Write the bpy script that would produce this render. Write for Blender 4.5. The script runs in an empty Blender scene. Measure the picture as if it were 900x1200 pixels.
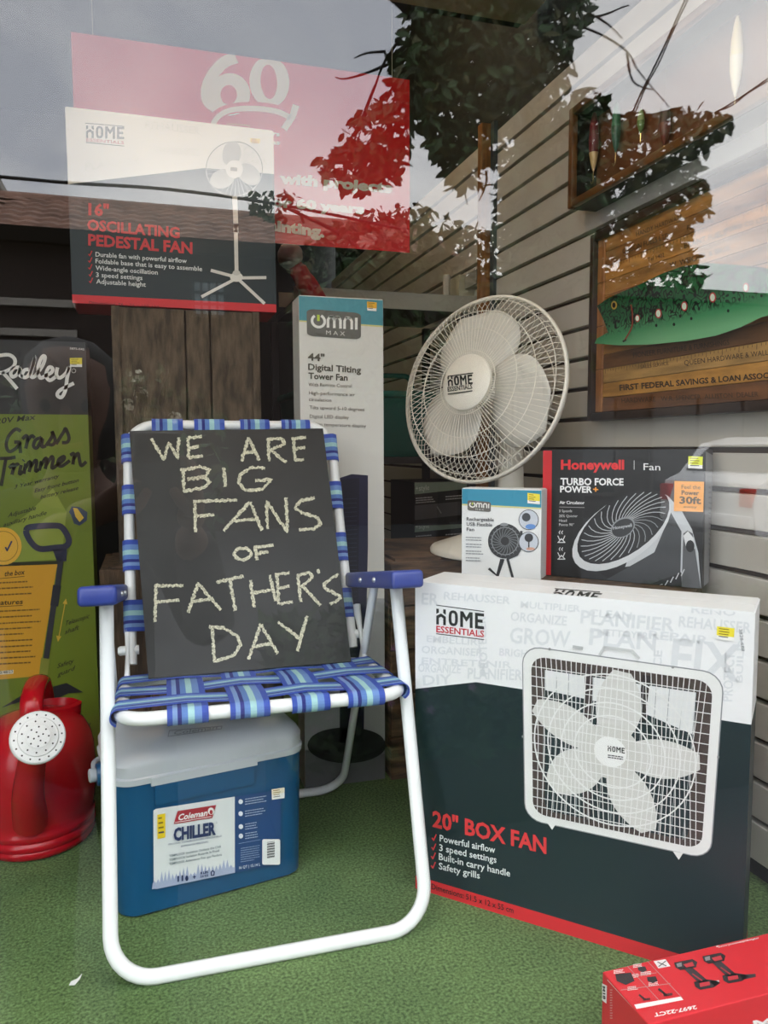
import bpy, bmesh, math, random
from mathutils import Vector, Matrix
from mathutils.geometry import tessellate_polygon
random.seed(7)
R = math.radians
S = bpy.context.scene
C = S.collection

# ------------------------------------------------------------------ camera, sky, exposure
# X runs along the shop glass, Y into the window display, Z up from its turf floor (metres)
EYE = Vector((0, 0, .80))
YAW, PITCH, ROLL, FPX = R(17.0), R(4.9), R(.25), 900.0
GLASS_Y = .62
_f = Vector((math.sin(YAW)*math.cos(PITCH), math.cos(YAW)*math.cos(PITCH), -math.sin(PITCH)))
_r = Vector((math.cos(YAW), -math.sin(YAW), 0))
_d = _f.cross(_r)
RIGHT = math.cos(ROLL)*_r + math.sin(ROLL)*_d
DOWN = -math.sin(ROLL)*_r + math.cos(ROLL)*_d
cam = bpy.data.objects.new('camera', bpy.data.cameras.new('camera'))
C.objects.link(cam)
cam.matrix_world = Matrix(((RIGHT.x, -DOWN.x, -_f.x, EYE.x), (RIGHT.y, -DOWN.y, -_f.y, EYE.y), (RIGHT.z, -DOWN.z, -_f.z, EYE.z), (0, 0, 0, 1)))
cam.data.sensor_fit = 'VERTICAL'; cam.data.sensor_height = 36; cam.data.lens = 36*FPX/1200
cam.data.clip_start = .02; cam.data.clip_end = 300
S.camera = cam
S.view_settings.view_transform = 'Standard'; S.view_settings.look = 'None'
S.view_settings.gamma = 1; S.view_settings.use_curve_mapping = False
S.view_settings.exposure = 0.0
SKY_LEVEL = 6.3
w = bpy.data.worlds.new('overcast_sky'); S.world = w; w.use_nodes = True
nt = w.node_tree; nt.nodes.clear()
def wn(t, **k):
    n = nt.nodes.new(t)
    for a, b in k.items(): setattr(n, a, b)
    return n
tc = wn('ShaderNodeTexCoord'); mp = wn('ShaderNodeMapping'); mp.inputs['Scale'].default_value = (1, 1, 2.2); mp.inputs['Location'].default_value = (.3, .1, .45)
nz = wn('ShaderNodeTexNoise'); nz.inputs['Scale'].default_value = 2.3; nz.inputs['Detail'].default_value = 6; nz.inputs['Roughness'].default_value = .52; nz.inputs['Distortion'].default_value = .5
rp = wn('ShaderNodeValToRGB')
rp.color_ramp.elements[0].position = .36; rp.color_ramp.elements[0].color = (.50, .525, .59, 1)
rp.color_ramp.elements[1].position = .66; rp.color_ramp.elements[1].color = (1.0, .99, .98, 1)
bg = wn('ShaderNodeBackground'); bg.inputs['Strength'].default_value = SKY_LEVEL; wo = wn('ShaderNodeOutputWorld')
for a, b in ((tc.outputs['Generated'], mp.inputs[0]), (mp.outputs[0], nz.inputs['Vector']), (nz.outputs['Fac'], rp.inputs[0]), (rp.outputs[0], bg.inputs[0]), (bg.outputs[0], wo.inputs[0])):
    nt.links.new(a, b)

# ------------------------------------------------------------------ surveying: a photo pixel as a line of sight
def ray(px, py): return _f + RIGHT*((px-450)/FPX) + DOWN*((py-600)/FPX)
def onz(px, py, z=0.0): d = ray(px, py); return EYE + d*((z-EYE.z)/d.z)
def onx(px, py, x): d = ray(px, py); return EYE + d*(x/d.x)
def ony(px, py, y): d = ray(px, py); return EYE + d*(y/d.y)
def mir(px, py, D):                       # a point of the street, D metres along the mirrored line of sight
    p = ony(px, py, D); return Vector((p.x, 2*GLASS_Y-p.y, p.z))

# ------------------------------------------------------------------ materials
def mat(name, col, rough=.5, metal=0, spec=.5, vary=0, vscale=30, bump=0, bscale=200, emit=0, stretch=None, dark=None, trans=0):
    m = bpy.data.materials.new(name); m.use_nodes = True; n = m.node_tree; b = n.nodes['Principled BSDF']
    b.inputs['Base Color'].default_value = (*col, 1); b.inputs['Roughness'].default_value = rough
    b.inputs['Metallic'].default_value = metal; b.inputs['Specular IOR Level'].default_value = spec
    if emit: b.inputs['Emission Color'].default_value = (*col, 1); b.inputs['Emission Strength'].default_value = emit
    if vary or bump:
        t = n.nodes.new('ShaderNodeTexCoord'); mpn = n.nodes.new('ShaderNodeMapping')
        if stretch: mpn.inputs['Scale'].default_value = stretch
        n.links.new(t.outputs['Object'], mpn.inputs[0])
    if vary:
        x = n.nodes.new('ShaderNodeTexNoise'); x.inputs['Scale'].default_value = vscale; x.inputs['Detail'].default_value = 5
        n.links.new(mpn.outputs[0], x.inputs['Vector'])
        c = n.nodes.new('ShaderNodeValToRGB'); d = dark or tuple(v*(1-vary) for v in col)
        c.color_ramp.elements[0].position = .35; c.color_ramp.elements[0].color = (*d, 1)
        c.color_ramp.elements[1].position = .65; c.color_ramp.elements[1].color = (*[min(1, v*(1+vary*.5)) for v in col], 1)
        n.links.new(x.outputs['Fac'], c.inputs[0]); n.links.new(c.outputs[0], b.inputs['Base Color'])
    if bump:
        x = n.nodes.new('ShaderNodeTexNoise'); x.inputs['Scale'].default_value = bscale; x.inputs['Detail'].default_value = 3
        n.links.new(mpn.outputs[0], x.inputs['Vector'])
        bp = n.nodes.new('ShaderNodeBump'); bp.inputs['Strength'].default_value = bump; bp.inputs['Distance'].default_value = .004
        n.links.new(x.outputs['Fac'], bp.inputs['Height']); n.links.new(bp.outputs[0], b.inputs['Normal'])
    return m
def hx(s):
    v = [int(s[i:i+2], 16)/255 for i in (0, 2, 4)]
    return tuple(x/12.92 if x <= .04045 else ((x+.055)/1.055)**2.4 for x in v)
def pm(name, h, rough=.45, **k): return mat(name, hx(h), rough, **k)
INK = {}
def ink(h, rough=.42):                    # printing ink of one colour
    if h not in INK: INK[h] = pm('ink_'+h, h, rough)
    return INK[h]

# ------------------------------------------------------------------ mesh collector
class MB:
    def __init__(s): s.v, s.f, s.m = [], [], []
    def add(s, vs, fs, mi=0):
        o = len(s.v); s.v += [Vector(v) for v in vs]; s.f += [tuple(i+o for i in f) for f in fs]; s.m += [mi]*len(fs) if isinstance(mi, int) else list(mi)
        return s
    def frombm(s, bm, mi=0, M=None):
        if M is not None: bm.transform(M)
        bm.verts.index_update()
        s.add([v.co.copy() for v in bm.verts], [[v.index for v in f.verts] for f in bm.faces], mi); bm.free(); return s
    def box(s, c, d, mi=0, M=None, bev=0, seg=2):
        bm = bmesh.new(); bmesh.ops.create_cube(bm, size=1); bm.transform(Matrix.Diagonal((*d, 1)))
        if bev: bmesh.ops.bevel(bm, geom=bm.edges[:], offset=bev, segments=seg, affect='EDGES', profile=.5)
        bm.transform(Matrix.Translation(c)); return s.frombm(bm, mi, M)
    def hexa(s, b, t, mi=0):              # four bottom corners, four top corners
        return s.add(list(b)+list(t), [(3, 2, 1, 0), (4, 5, 6, 7), (0, 1, 5, 4), (1, 2, 6, 5), (2, 3, 7, 6), (3, 0, 4, 7)], mi)
    def tube(s, pts, r, n=8, closed=False, mi=0, up=None, ry=None, cap=True):
        pts = [Vector(p) for p in pts]; N = len(pts)
        T = []
        for i in range(N):
            a = pts[i-1] if (i or closed) else pts[0]; b = pts[(i+1) % N] if (i < N-1 or closed) else pts[-1]
            T.append((b-a).normalized())
        u = Vector(up) if up else (Vector((0, 0, 1)) if abs(T[0].z) < .9 else Vector((1, 0, 0)))
        vs = []
        for i in range(N):
            t = T[i]; u2 = u-t*u.dot(t)
            if u2.length < 1e-5: u2 = t.orthogonal()
            u2.normalize(); b = t.cross(u2)
            if not up: u = u2
            rr = r[i] if isinstance(r, (list, tuple)) else r; q = (ry[i] if isinstance(ry, (list, tuple)) else ry) if ry else rr
            for k in range(n):
                a = 2*math.pi*(k+.5)/n; vs.append(pts[i]+u2*math.cos(a)*rr+b*math.sin(a)*q)
        fs = []
        for i in range(N if closed else N-1):
            j = (i+1) % N
            for k in range(n): k2 = (k+1) % n; fs.append((i*n+k, j*n+k, j*n+k2, i*n+k2)[::-1])
        if not closed and cap: fs += [tuple(range(n)), tuple((N-1)*n+k for k in range(n))[::-1]]
        return s.add(vs, fs, mi)
    def lathe(s, prof, n=32, mi=0, M=None, mis=None):
        vs, fs, ms = [], [], []
        for r, z in prof:
            for k in range(n): a = 2*math.pi*k/n; vs.append(Vector((r*math.cos(a), r*math.sin(a), z)))
        for i in range(len(prof)-1):
            for k in range(n): k2 = (k+1) % n; fs.append((i*n+k, i*n+k2, (i+1)*n+k2, (i+1)*n+k)); ms.append(mis[i] if mis else mi)
        fs += [tuple(range(n))[::-1], tuple((len(prof)-1)*n+k for k in range(n))]; ms += [mis[0] if mis else mi, mis[-1] if mis else mi]
        if M is not None: vs = [M @ v for v in vs]
        return s.add(vs, fs, ms)
    def prism(s, poly, P, h, mi=0):       # poly of (u,v), P maps (u,v,w) to a point
        n = len(poly); vs = [P(u, v, 0) for u, v in poly]+[P(u, v, h) for u, v in poly]
        fs = [tuple(range(n))[::-1], tuple(range(n, 2*n))]+[(i, (i+1) % n, n+(i+1) % n, n+i) for i in range(n)]
        return s.add(vs, fs, mi)
    def build(s, name, mats, parent=None, smooth=None, loc=None):
        me = bpy.data.meshes.new(name)
        o = bpy.data.objects.new(name, me); C.objects.link(o)
        off = Vector((0, 0, 0))
        if parent is not None: o.parent = parent; off = ORG[parent.name]
        elif loc is not None: off = Vector(loc); o.location = off
        ORG[o.name] = off
        me.from_pydata([v-off for v in s.v], [], s.f)
        for m in (mats if isinstance(mats, (list, tuple)) else [mats]): me.materials.append(m)
        me.polygons.foreach_set('material_index', s.m)
        bm = bmesh.new(); bm.from_mesh(me); bmesh.ops.recalc_face_normals(bm, faces=bm.faces[:]) if getattr(s, 'recalc', True) else None
        bm.to_mesh(me); bm.free()
        if smooth is not None:
            me.polygons.foreach_set('use_smooth', [True]*len(me.polygons)); me.set_sharp_from_angle(angle=R(smooth))
        me.update(); return o
ORG = {}
def tag(o, label=None, cat=None, group=None, kind=None):
    for k, v in (('label', label), ('category', cat), ('group', group), ('kind', kind)):
        if v: o[k] = v
    return o
def thing(name, label, cat, loc, group=None):
    o = bpy.data.objects.new(name, None); C.objects.link(o); o.location = loc; o.empty_display_size = .05
    ORG[o.name] = Vector(loc); return tag(o, label, cat, group)
def struct(name, mb, m, label, cat, smooth=None, loc=(0, 0, 0)): return tag(mb.build(name, m, None, smooth, loc), label, cat, None, 'structure')
def copy_thing(o, label, off):
    c = o.copy(); C.objects.link(c); c.location = o.location+Vector(off); c['label'] = label
    for ch in list(o.children):
        d = ch.copy(); C.objects.link(d); d.parent = c
        for g in list(ch.children): e = g.copy(); C.objects.link(e); e.parent = d
    return c
def fillet(pts, r, n=6, closed=False):
    pts = [Vector(p) for p in pts]; out = []; N = len(pts)
    for i, p in enumerate(pts):
        if not closed and i in (0, N-1): out.append(p); continue
        a = (pts[i-1]-p); b = (pts[(i+1) % N]-p); rr = r[i] if isinstance(r, (list, tuple)) else r
        al, bl = a.length, b.length; a.normalize(); b.normalize(); ang = a.angle(b)
        if rr <= 0 or ang > 3.13: out.append(p); continue
        t = min(rr/math.tan(ang/2), al*.49, bl*.49); rad = t*math.tan(ang/2)
        c = p+(a+b).normalized()*(rad/math.sin(ang/2)); p0, p1 = p+a*t-c, p+b*t-c
        tot = p0.angle(p1)
        for k in range(n+1):
            f = k/n; out.append(c+(p0*math.sin((1-f)*tot)+p1*math.sin(f*tot))/max(math.sin(tot), 1e-6))
    return out
def rrect(x0, y0, x1, y1, r, n=5):
    o = []
    for cx, cy, a in ((x1-r, y1-r, 0), (x0+r, y1-r, 90), (x0+r, y0+r, 180), (x1-r, y0+r, 270)):
        o += [(cx+r*math.cos(R(a+90*k/n)), cy+r*math.sin(R(a+90*k/n))) for k in range(n+1)]
    return o

# ------------------------------------------------------------------ printed artwork on a plane
_TX = {}
def text_mesh(s, bold):
    if (s, bold) not in _TX:
        c = bpy.data.curves.new('t', 'FONT'); c.body = s; c.offset = bold; c.resolution_u = 2
        o = bpy.data.objects.new('t', c); m = o.to_mesh()
        _TX[(s, bold)] = ([(v.co.x, v.co.y) for v in m.vertices], [tuple(p.vertices) for p in m.polygons])
        o.to_mesh_clear(); bpy.data.objects.remove(o); bpy.data.curves.remove(c)
    return _TX[(s, bold)]
class Art:
    """Ink shapes given by where the photo shows them; each lands on the real plane (O, U, V)."""
    def __init__(s, O, U, V, eps=.0003, size=None):
        s.size = size                      # ink stays on the face
        s.O, s.U, s.V = Vector(O), Vector(U).normalized(), Vector(V).normalized()
        s.N = s.U.cross(s.V).normalized()
        if s.N.dot(EYE-s.O) < 0: s.N = -s.N
        s.eps, s.mb, s.inks, s.lay = eps, MB(), [], 1
        s.mb.recalc = False
    def P(s, p, lay=None):
        d = ray(*p); t = (s.O-EYE).dot(s.N)/d.dot(s.N)
        q = EYE+d*t
        if s.size:
            r_ = q-s.O; u, v = min(max(r_.dot(s.U), .0004), s.size[0]-.0004), min(max(r_.dot(s.V), .0004), s.size[1]-.0004); q = s.O+s.U*u+s.V*v
        return q+s.N*s.eps*(lay or s.lay)
    def ink(s, h):
        m = h if not isinstance(h, str) else ink(h)
        if m not in s.inks: s.inks.append(m)
        return s.inks.index(m)
    def poly(s, pts, h, lay=None):
        tri = tessellate_polygon([[Vector((p[0], p[1], 0)) for p in pts]])
        V = [s.P(p, lay) for p in pts]; fs = []
        for t in tri:
            a, b, c = (V[i] for i in t)
            fs.append(t if (b-a).cross(c-a).dot(s.N) > 0 else t[::-1])
        s.mb.add(V, fs, s.ink(h)); return s
    def up(s, n=1): s.lay += n; return s
    def rect(s, x0, y0, x1, y1, h): return s.poly([(x0, y0), (x1, y0), (x1, y1), (x0, y1)], h)
    def ell(s, cx, cy, rx, ry, h, rot=0, n=28, a0=0, a1=360):
        c, q = math.cos(R(rot)), math.sin(R(rot)); pts = []
        for k in range(n):
            a = R(a0+(a1-a0)*k/(n if a1-a0 == 360 else n-1)); x, y = rx*math.cos(a), ry*math.sin(a); pts.append((cx+x*c-y*q, cy+x*q+y*c))
        return s.poly(pts, h)
    def stroke(s, pts, wd, h, closed=False, rough=0):
        pts = [Vector((p[0], p[1])) for p in pts]; N = len(pts); L, Q = [], []
        if not closed:                     # a sharp turn starts a new stroke
            for i in range(1, N-1):
                a, b = pts[i]-pts[i-1], pts[i+1]-pts[i]
                if a.length > wd*.8 and b.length > wd*.8 and a.angle(b) > R(50):
                    s.stroke(pts[:i]+[pts[i]+a.normalized()*wd*.35], wd, h, rough=rough); pts[i] = pts[i]-b.normalized()*wd*.35
                    return s.stroke(pts[i:], wd, h, rough=rough)
        wd = wd/2
        for i in range(N):
            a = pts[i-1] if (i or closed) else pts[0]; b = pts[(i+1) % N] if (i < N-1 or closed) else pts[-1]
            t = (b-a).normalized() if (b-a).length > 1e-6 else Vector((1, 0)); n = Vector((-t.y, t.x))
            j1, j2 = (1+random.uniform(-rough, rough) for _ in '12'); L.append(pts[i]+n*wd*j1); Q.append(pts[i]-n*wd*j2)
        V = [s.P(p) for p in L+Q]; fs = []
        for i in range(N if closed else N-1):
            j = (i+1) % N; fs.append((i, j, N+j, N+i))
        a, b, c = (V[k] for k in fs[0][:3])
        if (b-a).cross(c-a).dot(s.N) < 0: fs = [f[::-1] for f in fs]
        s.mb.add(V, fs, s.ink(h)); return s
    def curve(s, pts, wd, h, n=5, rough=0):  # smooth brush stroke
        return s.stroke(catmull(pts, n), wd, h, rough=rough)
    def ring(s, cx, cy, rx, ry, wd, h, rot=0, n=40, a0=0, a1=360):
        c, q = math.cos(R(rot)), math.sin(R(rot)); full = a1-a0 >= 360; pts = []
        for k in range(n if full else n+1):
            a = R(a0+(a1-a0)*k/n); x, y = rx*math.cos(a), ry*math.sin(a); pts.append((cx+x*c-y*q, cy+x*q+y*c))
        return s.stroke(pts, wd, h, closed=full)
    def text(s, t, bl, br, tl, h, bold=.0):  # baseline left, baseline right, top of capitals at left
        vs, fs = text_mesh(t, bold)
        if not vs: return s
        x0 = min(v[0] for v in vs); x1 = max(v[0] for v in vs); bl, br, tl = Vector(bl), Vector(br), Vector(tl)
        U = (br-bl)/(x1-x0); Vv = (tl-bl)/.727
        V = [s.P(bl+U*(x-x0)+Vv*y) for x, y in vs]
        a, b, c = (V[k] for k in fs[0][:3])
        if sum(((V[f[1]]-V[f[0]]).cross(V[f[2]]-V[f[0]])).dot(s.N) for f in fs) < 0: fs = [f[::-1] for f in fs]
        s.mb.add(V, fs, s.ink(h)); return s
    def lines(s, x, y, wd, n, dy, hh, h, slope=0, ragged=.25):  # small print too fine to read
        for k in range(n):
            xx = x; e = x+wd*(1-random.random()*ragged)
            while xx < e:
                q = min(e, xx+random.uniform(2, 6)*hh*.55); y0 = y+k*dy+slope*(xx-x); y1 = y+k*dy+slope*(q-x)
                s.poly([(xx, y0), (q, y1), (q, y1+hh), (xx, y0+hh)], h); xx = q+hh*.4
        return s
    def build(s, name, parent, label=None):
        o = s.mb.build(name, s.inks, parent); return tag(o, label)
def catmull(pts, n=5):
    P = [Vector(p) for p in pts]; out = []
    for i in range(len(P)-1):
        a, b, c, d = P[max(i-1, 0)], P[i], P[i+1], P[min(i+2, len(P)-1)]
        for k in range(n):
            t = k/n; out.append(.5*((2*b)+(c-a)*t+(2*a-5*b+4*c-d)*t*t+(3*b-a-3*c+d)*t**3))
    return out+[P[-1]]
def sticker(art_plane, pts, parent, face='f3e23a', low=.7, nm='price_sticker', label=None):
    A = Art(*art_plane); A.lay = 8
    (x0, y0), (x1, y1), (x2, y2), (x3, y3) = pts
    lerp = lambda a, b, t: (a[0]+(b[0]-a[0])*t, a[1]+(b[1]-a[1])*t)
    q0, q1 = lerp(pts[0], pts[3], low), lerp(pts[1], pts[2], low)
    A.poly([pts[0], pts[1], q1, q0], face).poly([q0, q1, pts[2], pts[3]], 'f4f4f0').up()
    for k in range(4):
        t = .12+.2*k; a, b = lerp(pts[0], pts[3], t), lerp(pts[1], pts[2], t); u = lerp(a, b, .12); v = lerp(a, b, .5+.35*random.random()); d = (y3-y0)*.07
        A.poly([u, v, (v[0], v[1]+d), (u[0], u[1]+d)], '8a7420' if k < 3 else '55555a')
    return A.build(nm, parent, label)

# ------------------------------------------------------------------ materials of the place
white_paint = pm('white_enamel', 'eef1f0', .3)
wood_dark = mat('weathered_wood', hx('5b4734'), .8, vary=.55, vscale=9, bump=.6, bscale=40, stretch=(6, 6, 1))
wood_gray = mat('grey_barn_wood', hx('5f5242'), .85, vary=.5, vscale=14, bump=.7, bscale=60, stretch=(5, 5, 1.2))
turf = mat('green_turf', hx('74915c'), .9, vary=.5, vscale=210, bump=1.0, bscale=420, spec=.1)
def turf_detail():
    n = turf.node_tree; b = n.nodes['Principled BSDF']; link = b.inputs['Base Color'].links[0]; src = link.from_socket
    t = n.nodes['Texture Coordinate']; x = n.nodes.new('ShaderNodeTexNoise'); x.inputs['Scale'].default_value = 5; x.inputs['Detail'].default_value = 3
    n.links.new(t.outputs['Object'], x.inputs['Vector'])
    c = n.nodes.new('ShaderNodeValToRGB'); c.color_ramp.elements[0].position = .3; c.color_ramp.elements[0].color = (.78, .8, .78, 1); c.color_ramp.elements[1].position = .7; c.color_ramp.elements[1].color = (1.08, 1.05, 1, 1)
    n.links.new(x.outputs['Fac'], c.inputs[0])
    mx = n.nodes.new('ShaderNodeMix'); mx.data_type = 'RGBA'; mx.blend_type = 'MULTIPLY'; mx.inputs[0].default_value = 1
    n.links.new(src, mx.inputs[6]); n.links.new(c.outputs[0], mx.inputs[7]); n.links.new(mx.outputs[2], b.inputs['Base Color'])
turf_detail()
dark_store = pm('dark_store_shade', '141514', .8)  # near-black colour stands in for the darkness of the unlit shop
glass = bpy.data.materials.new('shop_glass'); glass.use_nodes = True
def make_glass(m, f0):
    n = m.node_tree; n.nodes.clear(); o = n.nodes.new('ShaderNodeOutputMaterial'); mx = n.nodes.new('ShaderNodeMixShader')
    t = n.nodes.new('ShaderNodeBsdfTransparent'); t.inputs[0].default_value = (.985, .992, .988, 1); g = n.nodes.new('ShaderNodeBsdfGlossy'); g.inputs['Roughness'].default_value = 0
    lw = n.nodes.new('ShaderNodeLayerWeight'); lw.inputs[0].default_value = .5
    p = n.nodes.new('ShaderNodeMath'); p.operation = 'POWER'; p.inputs[1].default_value = 5
    k = n.nodes.new('ShaderNodeMath'); k.operation = 'MULTIPLY_ADD'; k.inputs[1].default_value = 1-f0; k.inputs[2].default_value = f0
    for a, b in ((lw.outputs['Facing'], p.inputs[0]), (p.outputs[0], k.inputs[0]), (k.outputs[0], mx.inputs[0]), (t.outputs[0], mx.inputs[1]), (g.outputs[0], mx.inputs[2]), (mx.outputs[0], o.inputs[0])):
        n.links.new(a, b)
make_glass(glass, .062)

# ------------------------------------------------------------------ the setting: window bay
WX = 1.035                                 # face of the slatwall
m = MB().box((-.2, 2.6, -.02), (2.9, 3.96, .04)); struct('floor', m, turf, 'green artificial turf covering the display floor', 'floor')
m = MB().box((.2, GLASS_Y+.003, .7), (3.0, .006, 2.5)); struct('window_1', m, glass, 'large clear shop window pane in front of the display', 'window', loc=(.2, GLASS_Y, -.55))
# slatwall: boards with real grooves between them
slat_m = pm('grey_laminate', 'c3bfb5', .45); groove_m = pm('groove_brown', '4a3826', .8)
zs = [1.667]; pitch = .0745
m = MB(); Y0, Y1 = .64, 4.4; g = .011; z = 1.762; k = 0
grooves = []
zz = .8+(1.637-.8)*WX/.98
ztop = zz+.063
edges = [ztop]; 
while zz > .05: edges.append(zz); zz -= pitch
for i in range(len(edges)):
    t = edges[i]-(g/2 if i else 0); b = edges[i+1]+g/2 if i+1 < len(edges) else .045
    m.box((WX+.009, (Y0+Y1)/2, (t+b)/2), (.018, Y1-Y0, t-b), 0, bev=.0012, seg=1)
m.box((WX+.025, (Y0+Y1)/2, (ztop+.045)/2), (.014, Y1-Y0, ztop-.045), 1)
m.box((WX+.035, (Y0+Y1)/2, 1.2), (.02, Y1-Y0, 2.8), 2)
struct('wall_right', m, [slat_m, groove_m, dark_store], 'grey slatted display wall with dark grooves on the right', 'wall')
m = MB().box((-.2, 4.5, 1.2), (2.9, .06, 2.8)); struct('wall_back', m, dark_store, 'dark back wall deep inside the shop', 'wall')
m = MB().box((-1.62, 2.6, 1.2), (.06, 3.96, 2.8)); struct('wall_left', m, dark_store, 'dark side wall inside the shop on the left', 'wall')
m = MB().box((-.2, 3.3, 2.55), (2.9, 2.4, .05)).box((-.29, 1.32, 1.985), (2.62, 1.36, .07), 1).box((-.29, 2.02, 2.26), (2.62, .04, .6), 0)
struct('ceiling', m, [dark_store, pm('bay_ceiling_tan', '8d8468', .8)], 'tan ceiling board over the window bay and dark ceiling behind', 'ceiling')
m = MB().box((.2, GLASS_Y-.02, 2.35), (4.4, .12, .8)).box((.2, GLASS_Y-.02, -.32), (4.4, .12, .5)).box((-1.65, GLASS_Y-.02, .9), (.6, .12, 2.2)).box((2.0, GLASS_Y-.02, .9), (.8, .12, 2.2))
struct('wall_front', m, pm('facade_paint', '6e4a3c', .7), 'painted shop front around the window', 'wall')
m = MB(); P_ = onx(567, 300, 1.0); m.box((WX-.022, 2.235, .9), (.04, .03, 1.75), 0, bev=.003).box((WX-.006, 2.208, .9), (.012, .022, 1.75), 1)
struct('trim_1', m, [mat('orange_pine', hx('8a5a28'), .5, vary=.3, vscale=12, stretch=(8, 8, 1)), pm('steel_upright', '3c4346', .4)], 'orange wooden upright with dark metal strip on the slatted wall', 'trim')
# small warm shop lamps behind the display, and an added one in the bay
def shop_lamp(x, y, power, label, zt=2.525):
    t = thing('ceiling_lamp', label, 'lamp', (x, y, zt), 'shop ceiling lamps'); dz = zt-2.525
    MB().lathe([(.11, 2.46), (.13, 2.50), (.05, 2.525)], 24, M=Matrix.Translation((x, y, dz))).build('lamp_shade', white_paint, t, 40)
    MB().lathe([(.001, 2.445), (.07, 2.45), (.09, 2.459)], 24, M=Matrix.Translation((x, y, dz))).build('diffuser', mat('lamp_glow', (1, .78, .5), .5, emit=6), t, 40)
    l = bpy.data.lights.new('lamp_light', 'POINT'); l.energy = power; l.color = (1, .74, .45); l.shadow_soft_size = .09
    o = bpy.data.objects.new('lamp_light', l); C.objects.link(o); o.location = (0, 0, -.13); o.parent = t
shop_lamp(.5, 2.5, 9, 'round warm ceiling lamp above the shelving behind the desk fan')
shop_lamp(-1.2, 3.5, 5, 'round warm ceiling lamp deep in the dark left side of the shop')
shop_lamp(.12, 1.12, 7, 'added round warm ceiling lamp brightening the window bay just inside the glass', 1.948)  # added unseen lamp, brightens the poster and upper cartons
#@@SECTION2
# ------------------------------------------------------------------ the street the glass mirrors
m = MB().box((2, -7.2, -.65), (60, 15.5, .1)); struct('street', m, mat('asphalt', hx('343537'), .9, vary=.2, vscale=3), 'grey street mirrored faintly in the shop window', 'street')
# tiled-roof house across the street
tile_m = mat('roof_tile', hx('9a7868'), .7, vary=.35, vscale=3); brick_m = mat('dark_brick', hx('2c211e'), .85, vary=.3, vscale=8)
stone_m = pm('grey_sill_stone', '8d8880', .7); pane_m = pm('house_window_glass', '0f1316', .1); sash_m = pm('sash_white', 'd8d8d0', .5)
FY = -11.8
def house_window(par, x, z, wd, ht, nx, nz, yy=FY):
    f = MB(); y = yy+.05
    for i in range(nx+1): f.box((x-wd/2+wd*i/nx, y, z), (.035 if wd < .6 else .06, .08, ht+.06))
    for j in range(nz+1): f.box((x, y, z-ht/2+ht*j/nz), (wd+.06, .08, .035 if wd < .6 else .06))
    o = f.build('window', sash_m, par); MB().box((x, yy+.02, z), (wd, .03, ht)).build('pane', pane_m, o)
t = thing('terraced_house', 'dark house with a brown clay tile roof mirrored behind the pedestal fan box', 'house', (0, FY, -.6))
MB().box((-1.8, FY-2.5, 1.65), (14.4, 5, 4.5)).build('wall', brick_m, t)
m = MB(); x0, x1, rows = -2.7, 5.4, 7; e = Vector((0, FY+.35, 3.98)); rd = Vector((0, FY-1.5, 4.98)); nxs = 200
for r_ in range(rows):
    vs, fs = [], []
    for i in range(nxs+1):
        x = x0+(x1-x0)*i/nxs; wv = .035*abs(math.sin(i*math.pi*27/nxs))
        for f_, up in ((r_/rows, .05), ((r_+1.04)/rows, 0)):
            p = e.lerp(rd, f_); vs.append((x+ (1.0*f_ if x < x0+.01 else 0), p.y, p.z+wv+up))
        p = e.lerp(rd, r_/rows); vs.append((x, p.y, p.z+wv-.02))
    for i in range(nxs): a = i*3; b = a+3; fs += [(a, b, b+1, a+1), (a+2, b+2, b, a)]
    m.add(vs, fs)
m.recalc = False
m.tube([(x0, rd.y, rd.z+.03), (x1, rd.y, rd.z+.03)], .08, 8)
m.build('roof', tile_m, t)
MB().box((1.35, FY+.4, 3.93), (8.3, .14, .22)).build('gutter', pm('gutter_black', '141313', .95, spec=.05), t)
for z in (3.0, 2.55): MB().box((-5.0, FY+.06, z), (8, .14, .11)).build('ledge', stone_m, t)
sash0, pane0 = sash_m, pane_m
sash_m, pane_m = pm('sash_grey', '2c2e2e', .6), pm('bright_pane', '9aa7ab', .3)
house_window(t, 1.02, 3.2, .5, .55, 4, 3)
sash_m, pane_m = sash0, pane0
t = thing('brick_house', 'taller dark brick house with a chimney mirrored at the far left of the glass', 'house', (-7, -17.2, -.6))
Q = lambda x, z: (x*1.4, (z-.8)*1.4+.8)
def qbox(x, z, wd, ht, dy, dp, mtl, name, par): a, b = Q(x, z); return MB().box((a, -17.2+dy, b), (wd*1.4, dp, ht*1.4)).build(name, mtl, par)
MB().box((-7.45, -19.7, 2.9), (8.7, 5, 7)).build('wall', brick_m, t)
qbox(-5.3, 5.06, 6.3, .14, -2.4, 5.3, stone_m, 'cornice', t)
(a, b), (c, d) = Q(-8.3, 5.13), Q(-2.4, 5.5)
MB().hexa([(a, -17.1, b), (c, -17.1, b), (c, -22, b), (a, -22, b)], [(a+.8, -18, d), (c-.5, -17.6, d-.1), (c-.5, -21, d-.1), (a+.8, -21, d)]).build('roof', pm('slate', '1d1c1e', .7), t)
c = qbox(-2.97, 5.62, .3, .62, -.9, .5, brick_m, 'chimney', t); qbox(-2.97, 5.96, .46, .09, -.9, .7, pm('slate2', '1d1c1e', .7), 'chimney_cap', c)
house_window(t, -5.9, 3.6, 1.6, 2.0, 2, 2, -17.2); house_window(t, -9.4, 3.6, 1.6, 2.0, 2, 2, -17.2)
t = thing('shop_row', 'low dark shop building mirrored behind the lower right of the display', 'building', (14, FY, -.6))
MB().box((15.5, FY-2.5, 1.6), (19.8, 5, 4.4)).build('wall', mat('dark_render', hx('34302e'), .85, vary=.25, vscale=2), t)
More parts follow.
